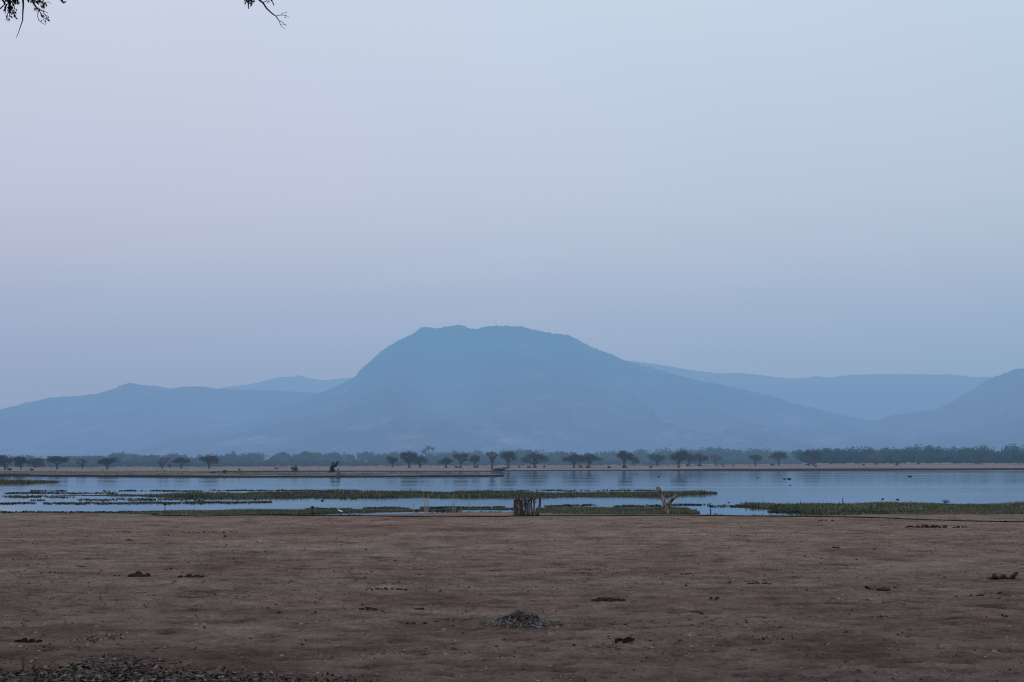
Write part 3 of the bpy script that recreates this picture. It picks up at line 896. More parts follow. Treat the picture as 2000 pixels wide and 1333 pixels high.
# tall straw stems on the bank, left of the posts
for px, hpx, n, sp, lab in [(808, 23, 6, .12, 'shortest pale straw stems on the bank, leftmost of the straw clumps'),
                            (834, 45, 10, .22, 'tall pale straw stems on the bank, second clump from the left'),
                            (884, 46, 12, .20, 'tallest pale straw clump on the bank, left of the wooden posts'),
                            (901, 20, 6, .15, 'short straw stems between two taller straw clumps on the bank'),
                            (916, 46, 5, .08, 'slim pale straw stems nearest to the wooden posts'),
                            (482, 15, 14, .40, 'pale straw stems in the green shore grass far left of the egret')]:
    p = on_ground(px, 1003.0 if px > 600 else 1005.5); s = p.y / F
    rng = np.random.RandomState(int(px) + 1)
    q = np.zeros((n, 3)); q[:, :2] = rng.normal(size=(n, 2)) * [sp * .45, .05]
    V, Fc = blades(q, hpx * s * (.55 + .45 * rng.rand(n)), np.full(n, .034), .06 + sp * .35, rng)
    tag(obj('straw_stems', poly_mesh('straw_stems', V, Fc, M['straw']), None, p), lab, 'dry grass', 'dry straw stems standing on the bank')

# ------------------------------------------------------------------ posts on the bank
PD = on_ground(1020, 1006.8)
S = PD.y / F


def bank_pt(px, py=1006.8):
    return on_ground(px, py)


def post_pts(px0, py0, px1, py1, base, wob=.02, seed=0, n=7):
    """a crooked pole from foot (px0,py0) to top (px1,py1), local to base"""
    a = at_y(px0, py0, base.y) - base; b = at_y(px1, py1, base.y) - base
    rr = np.random.RandomState(seed)
    r = []
    for i in range(n):
        t = i / (n - 1)
        q = a.lerp(b, t)
        r.append(q + Vector(((rr.rand() - .5) * wob * 2, (rr.rand() - .5) * wob * 2, 0)) * (1 if 0 < i else 0))
    return r


base = bank_pt(1026)
fence = thing('pole_fence', 'tight screen of weathered upright poles with a crossbar on the river bank', 'fence', base)
for k, (xb, xt, yt, w, dy) in enumerate([(1005.6, 1006.4, 974.5, 4.6, .0), (1009.4, 1009.2, 971, 4.8, .07), (1013.6, 1013.8, 969.3, 3.6, -.02), (1017.2, 1016.8, 975, 3.2, .08),
                                         (1021.3, 1021.0, 966.6, 4.8, .0), (1024.6, 1024.8, 970.0, 3.4, .09), (1029.0, 1028.5, 977.5, 3.8, .02), (1032.8, 1032.2, 976.5, 5.0, -.02)]):
    mb = MB()
    pts = [q + Vector((0, dy, 0)) for q in post_pts(xb, 1008.5, xt + (-.9, .7, -.3, .8, -.6, 1.0, -.8, .5)[k], yt + (1.2, -1, .6, 2, -1.2, 1.5, 1.6, -.8)[k], base, .032, k + 2)]
    r0 = w * S / 2
    mb.tube(pts, [r0 * 1.05, r0, r0 * 1.03, r0 * .95, r0 * .98, r0 * .9, r0 * .8], 9, .16, k + 40)
    mb.build('post', M['grey_wood'], fence)
mb = MB(); mb.tube([q + Vector((0, .12, 0)) for q in post_pts(1003.5, 979, 1035, 977, base, .01, 33)], [.045] * 7, 7, .12, 5)
mb.build('crossbar', M['grey_wood'], fence)
mb = MB(); mb.tube([q + Vector((0, -.06, 0)) for q in post_pts(1004.0, 979, 1013.5, 970.5, base, .015, 34)], [.06, .075, .08, .08, .075, .06, .05], 7, .2, 6)
mb.build('cap_pole', M['grey_wood'], fence)

base = bank_pt(1038)
mb = MB(); mb.tube(post_pts(1039.0, 1008.5, 1036.6, 961.8, base, .03, 51), [.09, .08, .085, .075, .07, .065, .045], 9, .2, 8)
tag(mb.build('wooden_post', M['grey_wood'], None, base), 'tall single pole just right of the tight pole screen', 'post')
base = bank_pt(1043)
root = thing('forked_branch', 'thin forked branch planted between the tall pole and the leaning pole', 'branch', base)
mb = MB()
mb.tube(post_pts(1042.5, 1008.5, 1043.2, 984, base, .015, 52), [.055] * 7, 7, .2, 9)
mb.tube(post_pts(1043.2, 985, 1038.8, 969, base, .015, 53), [.055, .05, .05, .045, .045, .04, .03], 7, .2, 10)
mb.build('stem', M['grey_wood'], root)
mb = MB(); mb.tube(post_pts(1043, 980, 1046.6, 970, base, .015, 54), [.045] * 7, 7, .2, 11); mb.build('branch', M['grey_wood'], root)
mb = MB(); mb.tube(post_pts(1043, 984, 1047.8, 979.5, base, .01, 55), [.035] * 7, 7, .2, 12); mb.build('branch', M['grey_wood'], root)
base = bank_pt(1047)
mb = MB(); mb.tube(post_pts(1046.8, 1008.5, 1047.4, 992, base, .012, 56), [.07, .07, .065, .065, .06, .055, .04], 8, .2, 13)
tag(mb.build('wooden_post', M['grey_wood'], None, base), 'shortest stub post at the foot of the leaning pole', 'post')
base = bank_pt(1051)
mb = MB(); mb.tube(post_pts(1050.2, 1008.5, 1056.8, 965, base, .03, 57), [.075, .075, .085, .085, .08, .085, .075], 9, .2, 14)
mb.tube(post_pts(1056.3, 967, 1061, 961.5, base, .01, 58), [.075, .07, .06, .05, .045, .04, .03], 7, .25, 15)
tag(mb.build('wooden_post', M['grey_wood'], None, base), 'thick pole leaning to the right at the end of the post group', 'post')

# forked dead trunk
base = bank_pt(1302, 1004.6)
s = base.y / F
root = thing('dead_tree', 'pale forked dead trunk standing like a Y on the bank', 'dead tree', base)


def chain(pp, rad, seed, rough=.16):
    P = [at_y(a, b, base.y) - base for a, b in pp]
    # resample with a little knottiness
    T = np.linspace(0, len(P) - 1, len(P) * 3 - 2)
    rr = np.random.RandomState(seed)
    Q = []; Rr = []
    for t in T:
        i = min(int(t), len(P) - 2)
        q = P[i].lerp(P[i + 1], t - i)
        Q.append(q + Vector(((rr.rand() - .5) * .02, (rr.rand() - .5) * .05, 0)))
        Rr.append((rad[i] + (rad[i + 1] - rad[i]) * (t - i)) * s * (.93 + .16 * rr.rand()))
    return Q, Rr


mb = MB()
a = chain([(1301.6, 1006.5), (1302, 1000), (1301.8, 992), (1300.6, 986.5)], [5.8, 5.2, 5.2, 5.6], 1)
mb.tube(*a, 12, .14, 21)
mb.build('trunk', M['pale_wood'], root)
mb = MB()
a = chain([(1299.5, 991), (1297.8, 984), (1295, 975), (1292, 967), (1289.5, 962), (1286.5, 957), (1284.5, 951.5)], [4.4, 3.7, 3.1, 2.9, 2.9, 3.8, 2.6], 2)
mb.tube(*a, 11, .2, 22)
mb.build('limb', M['pale_wood'], root)
mb = MB()
a = chain([(1303, 991), (1307.5, 983), (1312, 977), (1317, 971.5), (1321.8, 965.8)], [4.4, 3.8, 3.3, 3.2, 2.5], 3)
mb.tube(*a, 11, .18, 23)
mb.build('limb', M['pale_wood'], root)

rng = np.random.RandomState(90)
n = 5200
xx_ = -45 + 95 * rng.rand(n)
ok = fbm(xx_ / 2.2, xx_ * 0 + 3, 4, 81) + .25 * (xx_ > 15) > .02
xx_ = xx_[ok]
yy_ = shore_y(xx_) + rng.normal(size=len(xx_)) * .55 + .15
Vb, Fb = blades(np.stack([xx_, yy_, ground_base(xx_, yy_) - .01], 1), .03 + .13 * rng.rand(len(xx_)) ** 2, .05 + .05 * rng.rand(len(xx_)), .8, rng)
tag(obj('edge_grass', poly_mesh('edge_grass', Vb, Fb, M['shore_grass'])), 'sparse short tufts of grass along the lip of the river bank', 'grass', kind='stuff')

# ------------------------------------------------------------------ slim risers and the black pipe along the bank
for px, yb, yt, brace, lab in [(322, 1004.5, 984.5, True, 'slim dark stand with a slanting foot brace at the left water edge'),
                               (609.5, 1006.0, 990, False, 'slim riser with a black head, standing left of the white egret'),
                               (1388, 1005.0, 988, False, 'slim riser with a black head, right of the forked dead trunk')]:
    base = on_ground(px, yb); s = base.y / F
    root = thing('sprinkler_stand', lab, 'sprinkler', base, 'slim stands along the shore pipe')
    H = (yb - yt) * s
    mb = MB(); mb.tube([(0, 0, -.1), (0, 0, H * .5), (0.01, 0, H * .9)], [.045, .038, .035], 8, .03, 3); mb.build('pole', M['dark_metal'], root)
    mb = MB()
    mb.tube([(-.02, 0, H * .84), (.0, 0, H * .90), (.02, 0, H)], [.06, .12, .08], 9, .05, 4)
    mb.tube([(.0, 0, H * .93), (.10, 0, H * .97), (.16, 0, H * .99)], [.05, .05, .03], 7, .05, 5)
    mb.build('head', M['black_rubber'], root)
    if brace:
        mb = MB(); mb.tube([(-.02, 0, .20), (-.35, 0, .08), (-.65, 0, -.02)], [.05, .05, .045], 7, .05, 6); mb.build('brace', M['dark_metal'], root)
pts = []
for px, py in [(296, 1006.8), (340, 1008.2), (400, 1009), (450, 1007.6), (500, 1007.4), (560, 1007.6), (610, 1008), (680, 1008.3), (740, 1009), (800, 1010), (860, 1009.3), (930, 1009.8), (985, 1010), (1003, 1009),
               (1060, 1008.6), (1100, 1008.5), (1180, 1008.6), (1260, 1007.8), (1340, 1007.4), (1400, 1008.2), (1470, 1009.2), (1540, 1009.8), (1600, 1010.2), (1700, 1012), (1800, 1016), (1900, 1019), (2030, 1021)]:
    q = on_ground(px, py); pts.append(q + Vector((0, 0, .02)))
# smooth
PP = []
for i in range(len(pts) - 1):
    for k in range(6):
        t = k / 6
        p0, p1, p2, p3 = pts[max(i - 1, 0)], pts[i], pts[i + 1], pts[min(i + 2, len(pts) - 1)]
        q = .5 * ((2 * p1) + (p2 - p0) * t + (2 * p0 - 5 * p1 + 4 * p2 - p3) * t * t + (3 * p1 - p0 - 3 * p2 + p3) * t ** 3)
        q.z = gz(q.x, q.y) + .028
        PP.append(q)
mb = MB(); mb.tube(PP, [.030] * len(PP), 7, .0, 1)
tag(mb.build('water_pipe', M['black_rubber']), 'thin black pipe lying along the edge of the river bank', 'pipe')

# ------------------------------------------------------------------ birds
p = on_z(662.5, 1003.6, WATER)
s = p.y / F
root = thing('egret', 'white egret wading at the near water edge', 'egret', p)
mb = MB()
mb.tube([(.36, 0, .14), (.30, 0, .155), (.20, 0, .19), (.10, 0, .225), (.02, 0, .25), (-.03, 0, .275), (-.065, 0, .33), (-.07, 0, .375), (-.09, 0, .41), (-.12, 0, .432), (-.155, 0, .43)],
        [.006, .03, .062, .078, .07, .045, .028, .024, .024, .03, .016], 10, 0, 1)
mb.build('body', M['feather'], root)
mb = MB(); mb.tube([(-.15, 0, .43), (-.19, 0, .424), (-.24, 0, .415)], [.014, .010, .002], 6, 0, 1); mb.build('beak', M['beak'], root)
for d in (-.03, .03):
    mb = MB(); mb.tube([(.10, d, .20), (.115, d, .09), (.10, d, -.08)], [.016, .009, .009], 6, 0, 1); mb.build('leg', M['bird_dark'], root)
# a dark duck on the water
p = on_z(629.3, 978.8, WATER)
root = thing('duck', 'small dark duck swimming alone below the reed bed', 'duck', p)
root.scale = (.72, .72, .72)
mb = MB(); mb.tube([(-.24, 0, .09), (-.18, 0, .06), (-.05, 0, .06), (.1, 0, .07), (.16, 0, .09), (.19, 0, .15), (.21, 0, .20), (.25, 0, .215), (.29, 0, .205)], [.01, .06, .10, .09, .055, .04, .045, .042, .012], 9, 0, 2)
mb.build('body', M['bird_dark'], root)
# low dark shapes far out
for px, py, w, lab in [(1286, 932, 5, 'dark speck of driftwood on the water straight above the forked dead trunk'),
                       (1480, 934, 5, 'small driftwood speck on the open water, left of a close pair'),
                       (1532.5, 936.5, 7, 'left one of a close pair of low driftwood pieces on the open water'),
                       (1541.5, 936.5, 9, 'right one of a close pair of low driftwood pieces on the open water'),
                       (1543.5, 948.5, 5, 'driftwood speck on the water below a close pair'),
                       (1777, 931.5, 8, 'driftwood piece far out on the water at the right, near the far bank'),
                       (1423, 982, 5, 'small driftwood stick between the right riser and the right grass bank'),
                       (1724, 975.5, 7, 'thin floating stick left of a larger one near the right grass bank'),
                       (1753, 976.5, 8, 'larger floating stick near the right grass bank')]:
    p = on_z(px, py, WATER); s = p.y / F
    mb = MB(); mb.tube([(-w * s / 2, 0, -.01), (-w * s * .2, .02, w * s * .08), (w * s * .2, .0, w * s * .12), (w * s / 2, 0, .10)], [w * s * .05, w * s * .13, w * s * .12, w * s * .04], 7, .25, int(px))
    tag(mb.build('driftwood', M['bird_dark'], None, p), lab, 'driftwood', 'low dark pieces drifting on the river')
# thin stalk and dark clump on the right bank
p = on_z(1646, 985, -.9); s = p.y / F
mb = MB(); mb.tube([(0, 0, -.1), (.02, 0, .25), (-.02, 0, .5), (.02, 0, .66)], [.05, .06, .035, .03], 6, .4, 3)
tag(mb.build('plant_stalk', M['weed'], None, p), 'thin dark stalk rising above the right grass bank', 'plant')
p = on_z(1848, 986, -.9)
rng = np.random.RandomState(8); q = rng.normal(size=(90, 3)) * [.18, .15, .1] + [0, 0, .28]
V, Fc = leaf_quads(q, .13, rng)
tag(obj('low_bush', poly_mesh('low_bush', V, Fc, M['sapling_leaf']), None, p), 'small black clump on the right grass bank edge', 'bush')

# ------------------------------------------------------------------ far trees
def crown_pts(lobes, n, rng, cut, jit=.18):
    w = np.array([l[3] * l[4] * l[5] for l in lobes]) ** .75; w /= w.sum()
    i = rng.choice(len(lobes), n, p=w)
    L = np.array(lobes)[i]
    d = rng.normal(size=(n, 3)); d /= np.linalg.norm(d, axis=1, keepdims=True)
    r = rng.rand(n) ** .45 * (1 + jit * rng.normal(size=n))
    d[:, 2] = np.where(d[:, 2] < 0, d[:, 2] * cut, d[:, 2])
    return L[:, :3] + d * r[:, None] * L[:, 3:6]


def make_tree(name, label, cat, px, yb, yt, wpx, kind, leaf, bark, zland=None, seed=0, group=None, lean=0.0, n=2100, size=None, flat=.85, lobes_n=6, trunk_f=.29, thick=1.0, Y=None):
    rng = np.random.RandomState(seed + 500)
    if Y is None:
        base = on_z(px, yb, -.45)
        for _ in range(3):
            base = on_z(px, yb, float(far_z(np.array(base.x), np.array(base.y))))
        if zland is not None: base = on_z(px, yb, zland)
    else:
        base = at_y(px, yb, Y); base.z = float(far_z(np.array(base.x), np.array(base.y)))
    ymin = float(edge_y(base.x)) + 6
    if base.y < ymin:
        base = at_y(px, yb, ymin); base.z = float(far_z(np.array(base.x), np.array(base.y)))
    s = base.y / F
    H = at_y(px, yt, base.y).z - base.z
    W = wpx * s * 1.10
    root = thing(name, label, cat, base, group)
    hb = H * trunk_f                     # underside of the crown
    lob = []
    hc = H - hb
    if kind == 'umbrella':
        for k in range(lobes_n):
            t = (k + .5) / lobes_n - .5
            x = t * W * .78 + (rng.rand() - .5) * W * .08
            zz = hb + hc * (.40 + .22 * (1 - (2 * t) ** 2) + .42 * (rng.rand() - .5))
            lob.append((x + lean * zz, (rng.rand() - .5) * W * .5, zz, W * (.16 + .12 * rng.rand()), W * .24, hc * (.32 + .18 * rng.rand())))
        lob.append((lean * H + (rng.rand() - .5) * W * .2, 0, hb + hc * .58, W * .28, W * .28, hc * .38))
    elif kind == 'round':
        lob.append((lean * H + (rng.rand() - .5) * W * .12, 0, hb + hc * .52, W * .34, W * .34, hc * .40))
        for k in range(lobes_n):
            a = rng.rand() * 6.28
            lob.append((math.cos(a) * W * (.2 + .16 * rng.rand()) + lean * H, math.sin(a) * W * .25, hb + hc * (.18 + .62 * rng.rand()), W * (.14 + .1 * rng.rand()), W * .2, hc * (.16 + .14 * rng.rand())))
    elif kind == 'bare':
        for k in range(lobes_n + 3):
            a = rng.rand() * 6.28; rr_ = rng.rand() ** .5 * .38
            lob.append((math.cos(a) * W * rr_ + lean * H, math.sin(a) * W * rr_, hb + hc * (.15 + .72 * rng.rand()), W * .15, W * .15, hc * .14))
    zmax = max(l[2] + l[5] for l in lob)
    P = crown_pts(lob, n, rng, flat)
    P[:, 2] = hb * .9 + (P[:, 2] - hb * .9) * (H - hb * .9) / (zmax - hb * .9) * .97
    P = P[P[:, 2] > hb * .55]
    V, Fc = leaf_quads(P, size or .36 * max(1, s / .18), rng, flat=.2, aspect=.7)
    # trunk with limbs reaching into the lobes
    mb = MB()
    r0 = max(.22, W * .05) * thick
    fork = hb * .72
    mb.tube([(0, 0, -.3), (0, 0, .05), (lean * fork * .4 + (rng.rand() - .5) * .3, 0, fork * .55), (lean * fork, 0, fork)], [r0 * 1.9, r0 * 1.35, r0, r0 * .85], 8, .15, seed)
    for l in lob:
        mid = Vector((l[0] * .45 + lean * fork, l[1] * .45, fork + (l[2] - fork) * .4))
        mb.tube([(lean * fork * .9, 0, fork * .85), mid, (l[0], l[1], l[2]), (l[0] * 1.12, l[1] * 1.12, l[2] + l[5] * .6)], [r0 * .6, r0 * .4, r0 * .24, r0 * .1], 6, .1, seed + 3)
    mb.build('trunk', M[bark], root)
    obj('crown', poly_mesh('crown', V, Fc, M[leaf]), root)
    return root


TR = [  # px, base, top, width, kind, leaf, extra, label
    (10, 918.5, 888.5, 38, 'round', 'tree_leaf', {}, 'dark broad tree cut by the left edge, leftmost tree on the far bank'),
    (41, 918.3, 890.5, 29, 'round', 'tree_leaf', {}, 'dark tree with pale twigs, second from left edge between two close neighbours'),
    (68, 919.3, 892.5, 35, 'umbrella', 'tree_leaf', {}, 'spreading brownish tree with dark trunk foot, third from the left edge'),
    (111.5, 917, 890.5, 35, 'umbrella', 'tree_leaf', dict(trunk_f=.48), 'pointed umbrella tree standing alone on pale sand, fourth from the left edge'),
    (161, 916, 896, 25, 'bare', 'dry_leaf', dict(n=500), 'faint thin bare tree between two dark umbrella trees at left'),
    (209.5, 917, 894, 33, 'umbrella', 'tree_leaf', dict(trunk_f=.42), 'dark flat umbrella tree with one stout trunk, alone at left'),
    (316, 916.3, 893, 26, 'bare', 'dry_leaf', dict(n=520), 'faint reddish bare tree left of a dark domed tree'),
    (354.5, 915.3, 893.5, 32, 'round', 'tree_leaf', dict(trunk_f=.45), 'dark domed tree right of the faint reddish bare tree'),
    (408, 915.8, 889.3, 37, 'umbrella', 'tree_leaf', dict(trunk_f=.40, lean=.03), 'dark lopsided umbrella tree drooping right, at the end of the left row'),
    (766.5, 913.3, 891.5, 26, 'round', 'green_leaf', dict(n=1100), 'small pale green round tree left of the big dark two-crowned tree'),
    (799, 914.5, 880.5, 40, 'round', 'tree_leaf', dict(n=2200, trunk_f=.32), 'large dark round tree, taller crown of a touching pair left of the bare tall tree'),
    (820, 914.3, 889.5, 30, 'umbrella', 'tree_leaf', dict(n=1300), 'lower spreading tree touching the right side of a large dark round tree'),
    (871, 913.5, 892.5, 26, 'umbrella', 'green_leaf', dict(n=1100), 'small flat-crowned greenish tree left of a dense dark one'),
    (900, 914.5, 885.5, 31, 'round', 'tree_leaf', dict(n=1900, trunk_f=.42), 'dense dark crown on a leaning forked trunk above the island tip'),
    (926.5, 913.8, 888.5, 23, 'round', 'tree_leaf', dict(trunk_f=.40, lean=.05), 'slim tree leaning right beside the dense dark crown'),
    (961, 916, 881.5, 24, 'bare', 'dry_leaf', dict(n=900, trunk_f=.42, thick=1.5), 'open bare crowned tree with tall bare trunk above the island tip'),
    (992.5, 915.3, 880, 31, 'umbrella', 'tree_leaf', dict(n=1300, trunk_f=.42, lobes_n=7), 'feathery dark tree with crooked trunk, first right of the island tip'),
    (1044, 914.3, 883.3, 53, 'umbrella', 'tree_leaf', dict(n=2300, trunk_f=.34, lobes_n=7), 'widest umbrella tree with two thin trunks above the pole screen'),
    (1121, 914.6, 884, 38, 'umbrella', 'tree_leaf', dict(n=2000, trunk_f=.38), 'dark wide tree, left one of a touching pair right of the posts'),
    (1151, 914.5, 885.5, 40, 'umbrella', 'tree_leaf', dict(n=1600, trunk_f=.45), 'airy forked tree, right one of a touching pair right of the posts'),
    (1219, 914.8, 878.8, 38, 'round', 'tree_leaf', dict(n=2100, trunk_f=.40), 'tall dark tree with flared trunk and strong reflection, left of the forked trunk'),
    (1238, 910.5, 890, 24, 'round', 'green_leaf', dict(n=900), 'small pale tree tucked behind the tall dark flared-trunk tree'),
    (1284, 910.5, 885.5, 33, 'umbrella', 'tree_leaf', dict(n=1500), 'medium greenish umbrella tree straight above the forked dead trunk'),
    (1325, 914.5, 878.8, 36, 'round', 'tree_leaf', dict(n=2200, trunk_f=.36), 'tall dark tree at the head of a touching row, right of the forked dead trunk'),
    (1346, 911.3, 882.5, 24, 'round', 'tree_leaf', dict(n=1100), 'narrow tree squeezed between the tall head tree and its neighbour'),
    (1367.5, 911.3, 883.5, 31, 'umbrella', 'tree_leaf', dict(n=1500), 'broad tree with splayed foot, third of the touching row'),
    (1397.5, 910, 886, 25, 'round', 'dry_leaf', dict(n=1000), 'faint purplish tree ending the touching row'),
    (1475.5, 910.5, 888, 29, 'round', 'tree_leaf', dict(n=1600, trunk_f=.42), 'neat dark mushroom shaped tree alone on the right bank'),
    (1521.5, 910, 881.5, 32, 'umbrella', 'tree_leaf', dict(n=1500, trunk_f=.42, lean=-.05, lobes_n=7), 'dark tree with crown swept to the right, right of the mushroom shaped tree'),
    (1588, 910, 878.5, 34, 'umbrella', 'tree_leaf', dict(n=1800, trunk_f=.3), 'dusky broad tree against the edge of the dark right forest'),
    (1711, 908.6, 884, 28, 'round', 'dry_leaf', dict(n=1300), 'dull reddish round tree in front of the right forest, left of a twiggy one'),
    (1753, 909.5, 885.5, 25, 'bare', 'dry_leaf', dict(n=800), 'twiggy reddish tree with dark foot in front of the right forest'),
    (1793, 908.2, 887, 17, 'bare', 'dry_leaf', dict(n=600), 'smallest reddish tree in front of the right forest'),
    (1912, 908.0, 882.5, 33, 'umbrella', 'tree_leaf', dict(n=1500, trunk_f=.45), 'dark umbrella tree with thick trunk in front of the right forest'),
    (1990, 908.0, 885, 22, 'umbrella', 'green_leaf', dict(n=900), 'greenish small tree at the right edge in front of the forest'),
]
for k, (px, yb, yt, w, kind, leaf, kw, lab) in enumerate(TR):
    make_tree('savanna_tree', lab, 'tree', px, yb, yt, w, kind, leaf, 'far_bark', seed=k, group='trees along the far river bank', **kw)

# taller trees that stand out of the forest belt
for k, (px, yt, w, kind, n, Y, lab) in enumerate([
        (838, 868.5, 30, 'bare', 700, 880, 'tall faint bare tree rising above the forest belt, left of centre'),
        (450, 880, 22, 'bare', 420, 840, 'thin-topped pale tree rising above the left forest belt'),
        (550, 882, 30, 'round', 1300, 850, 'pale domed tree in the left forest belt, left of a bigger dome'),
        (600, 881.5, 38, 'round', 1700, 800, 'big pale blue domed tree in the left forest belt'),
        (656, 883, 20, 'round', 700, 850, 'pale narrow tree in the forest belt above the dark sapling'),
        (1034, 877.8, 32, 'round', 1400, 860, 'pale green dome peeking over the widest umbrella tree'),
        (1099, 881, 24, 'round', 1100, 850, 'pale round dome left of the touching pair right of the posts'),
        (1404, 871, 16, 'umbrella', 420, 900, 'small flat treetop poking above the forest skyline right of centre')]):
    make_tree('forest_tree', lab, 'tree', px, 908, yt, w, kind, 'forest_leaf', 'forest_bark', seed=80 + k, group='trees standing out of the forest belt', n=n, Y=Y, size=.6, trunk_f=.25)

# the forest belt: one far-off mass
rng = np.random.RandomState(64)
TOPX = [-300, 0, 60, 110, 170, 230, 260, 330, 400, 430, 500, 560, 600, 700, 760, 830, 900, 960, 1030, 1100, 1180, 1240, 1300, 1350, 1400, 1450, 1500, 1560, 1600, 1650, 1700, 1740, 1800, 1850, 1900, 1950, 1985, 2020, 2300]
TOPY = [884, 885, 889, 890, 887, 883, 882, 885, 887, 886, 884, 883, 881, 883, 881, 881, 879, 879, 876, 878, 878, 876, 875, 873, 871, 874, 874, 876, 873, 871, 869, 871, 869, 871, 869, 869, 864, 862, 865]
VV, FF, nn = ([], []), ([], []), [0, 0]
TV = MB()
for i in range(960):
    px = -260 + 2520 * ((i * .61803) % 1)
    row = rng.randint(0, 5) if i < 520 else -1
    d0 = np.interp(px, [0, 420, 1000, 1500, 1560, 2000], [668, 690, 760, 805, 850, 885])
    Yd = d0 + row * 38 + rng.rand() * 24
    top = np.interp(px, TOPX, TOPY)
    low = row < 2 and px < 1560
    fr = ([.45, .7, .9, 1.0, 1.0, .36][row] if px < 1560 else [.7, .9, .95, 1, 1, .5][row])
    base = at_y(px, 908, Yd); base.z = float(far_z(np.array(base.x), np.array(base.y)))
    Ht = (at_y(px, top, Yd).z - base.z) * fr * (.72 + .36 * rng.rand())
    Wd = Ht * (.8 + .55 * rng.rand()) * (1.5 if row < 0 else 1)
    if px > 1560: Wd *= .95
    lob = [(0, 0, Ht * .56, Wd * .42, Wd * .4, Ht * .40)]
    for k in range(4):
        a = rng.rand() * 6.28
        lob.append((math.cos(a) * Wd * .32, math.sin(a) * Wd * .3, Ht * (.3 + .45 * rng.rand()), Wd * .24, Wd * .24, Ht * .24))
    P = crown_pts(lob, 400 if px < 1560 else 480, rng, .9, .05)
    P[:, 2] = np.clip(P[:, 2], .1, None)
    v, f = leaf_quads(P + np.array(base), .75, rng, flat=.2, aspect=.8)
    q = int(px + 30 * (rng.rand() - .5) > 1562)
    VV[q].append(v); FF[q].append(f + nn[q]); nn[q] += len(v)
for q, mt, lab in ((0, 'forest_leaf', 'hazy pale blue forest belt along the foot of the flat-topped mountain'), (1, 'near_forest_leaf', 'darker blue green forest along the right half of the far bank')):
    tag(obj('forest', poly_mesh('forest', np.concatenate(VV[q]), np.concatenate(FF[q]), M[mt])), lab, 'forest', kind='stuff')


# bushes and mounds on the far bank and the island
def leaf_bush(name, label, cat, p, w, h, mat, n, seed, size=.22, group=None, lean=0.0):
    rng = np.random.RandomState(seed)
    lob = [(0, 0, h * .42, w * .36, w * .36, h * .42)]
    for k in range(5):
        a = rng.rand() * 6.28
        z = h * (.25 + .6 * rng.rand())
        lob.append((math.cos(a) * w * .3 + lean * z, math.sin(a) * w * .3, z, w * .2, w * .2, h * .18))
    P = crown_pts(lob, n, rng, 1.0); P[:, 2] = np.clip(P[:, 2], .02, None)
    V, Fc = leaf_quads(P, size, rng, aspect=.7)
    root = thing(name, label, cat, p, group)
    obj('crown', poly_mesh('crown', V, Fc, M[mat]), root)
    mb = MB()
    for k in range(3):
        a = rng.rand() * 6.28
        mb.tube([(0, 0, -.25), (math.cos(a) * w * .1, math.sin(a) * w * .1, h * .35), (math.cos(a) * w * .22 + lean * h * .6, math.sin(a) * w * .22, h * .7)], [.07, .05, .02], 6, .1, k)
    mb.build('trunk', M['far_bark'], root)
    return root


def isl_pt(px, py, z=-.65): return on_z(px, py, z)


p = isl_pt(575, 923); s = p.y / F
leaf_bush('bush', 'round green bush on the long island, left of the dark sapling', 'bush', p, 17 * s, 13 * s, 'sapling_leaf', 420, 3)
# dark leaning sapling
p = isl_pt(651, 923.5); s = p.y / F
root = thing('sapling', 'dark leafy sapling leaning right on the long island', 'tree', p)
rng = np.random.RandomState(4)
lob = [(-2 * s, 0, 4 * s, 7 * s, 6 * s, 4 * s), (-3 * s, 0, 9 * s, 5 * s, 5 * s, 3.6 * s), (1 * s, 0, 13 * s, 6.5 * s, 5 * s, 3.6 * s), (6 * s, 0, 16.5 * s, 4.5 * s, 4 * s, 2.6 * s), (9 * s, 0, 20.5 * s, 3.2 * s, 3 * s, 2.0 * s), (-1 * s, 0, 18 * s, 3 * s, 3 * s, 2.0 * s)]
P = crown_pts(lob, 620, rng, 1.0); V, Fc = leaf_quads(P, .26, rng, aspect=.75)
obj('crown', poly_mesh('crown', V, Fc, M['sapling_leaf']), root)
mb = MB(); mb.tube([(0, 0, -.3), (-.1, 0, 7 * s), (2 * s, 0, 13 * s), (9 * s, 0, 21 * s)], [.12, .09, .06, .02], 7, .1, 3); mb.build('trunk', M['far_bark'], root)

for k, (px, py, w, h, z, lab) in enumerate([
        (467, 924.5, 11, 10.5, -.65, 'brown cone shaped termite mound on the long island, left of the green bush'),
        (661, 930, 10, 15, -.75, 'brown rotten mound beside the dark leaning sapling'),
        (1413, 912.5, 7, 5.5, None, 'small brown termite mound on the far bank, left one of two'),
        (1432, 912.5, 6, 4.5, None, 'small brown termite mound on the far bank, right one of two'),
        (215, 920.5, 6, 5, None, 'brown lump of soil at the foot of the dark flat umbrella tree')]):
    p = on_z(px, py, -.5 if z is None else z); s = p.y / F
    if z is None: p.z = float(far_z(np.array(p.x), np.array(p.y)))
    mb = MB()
    mb.tube([(0, 0, -.2), (0, 0, h * s * .2), (w * s * .05, 0, h * s * .55), (-w * s * .05, 0, h * s * .85), (0, 0, h * s)], [w * s * .5, w * s * .42, w * s * .27, w * s * .14, w * s * .04], 10, .22, k + 70)
    tag(mb.build('termite_mound', M['mound_soil'], None, p), lab, 'termite mound', 'brown soil mounds on the far side')

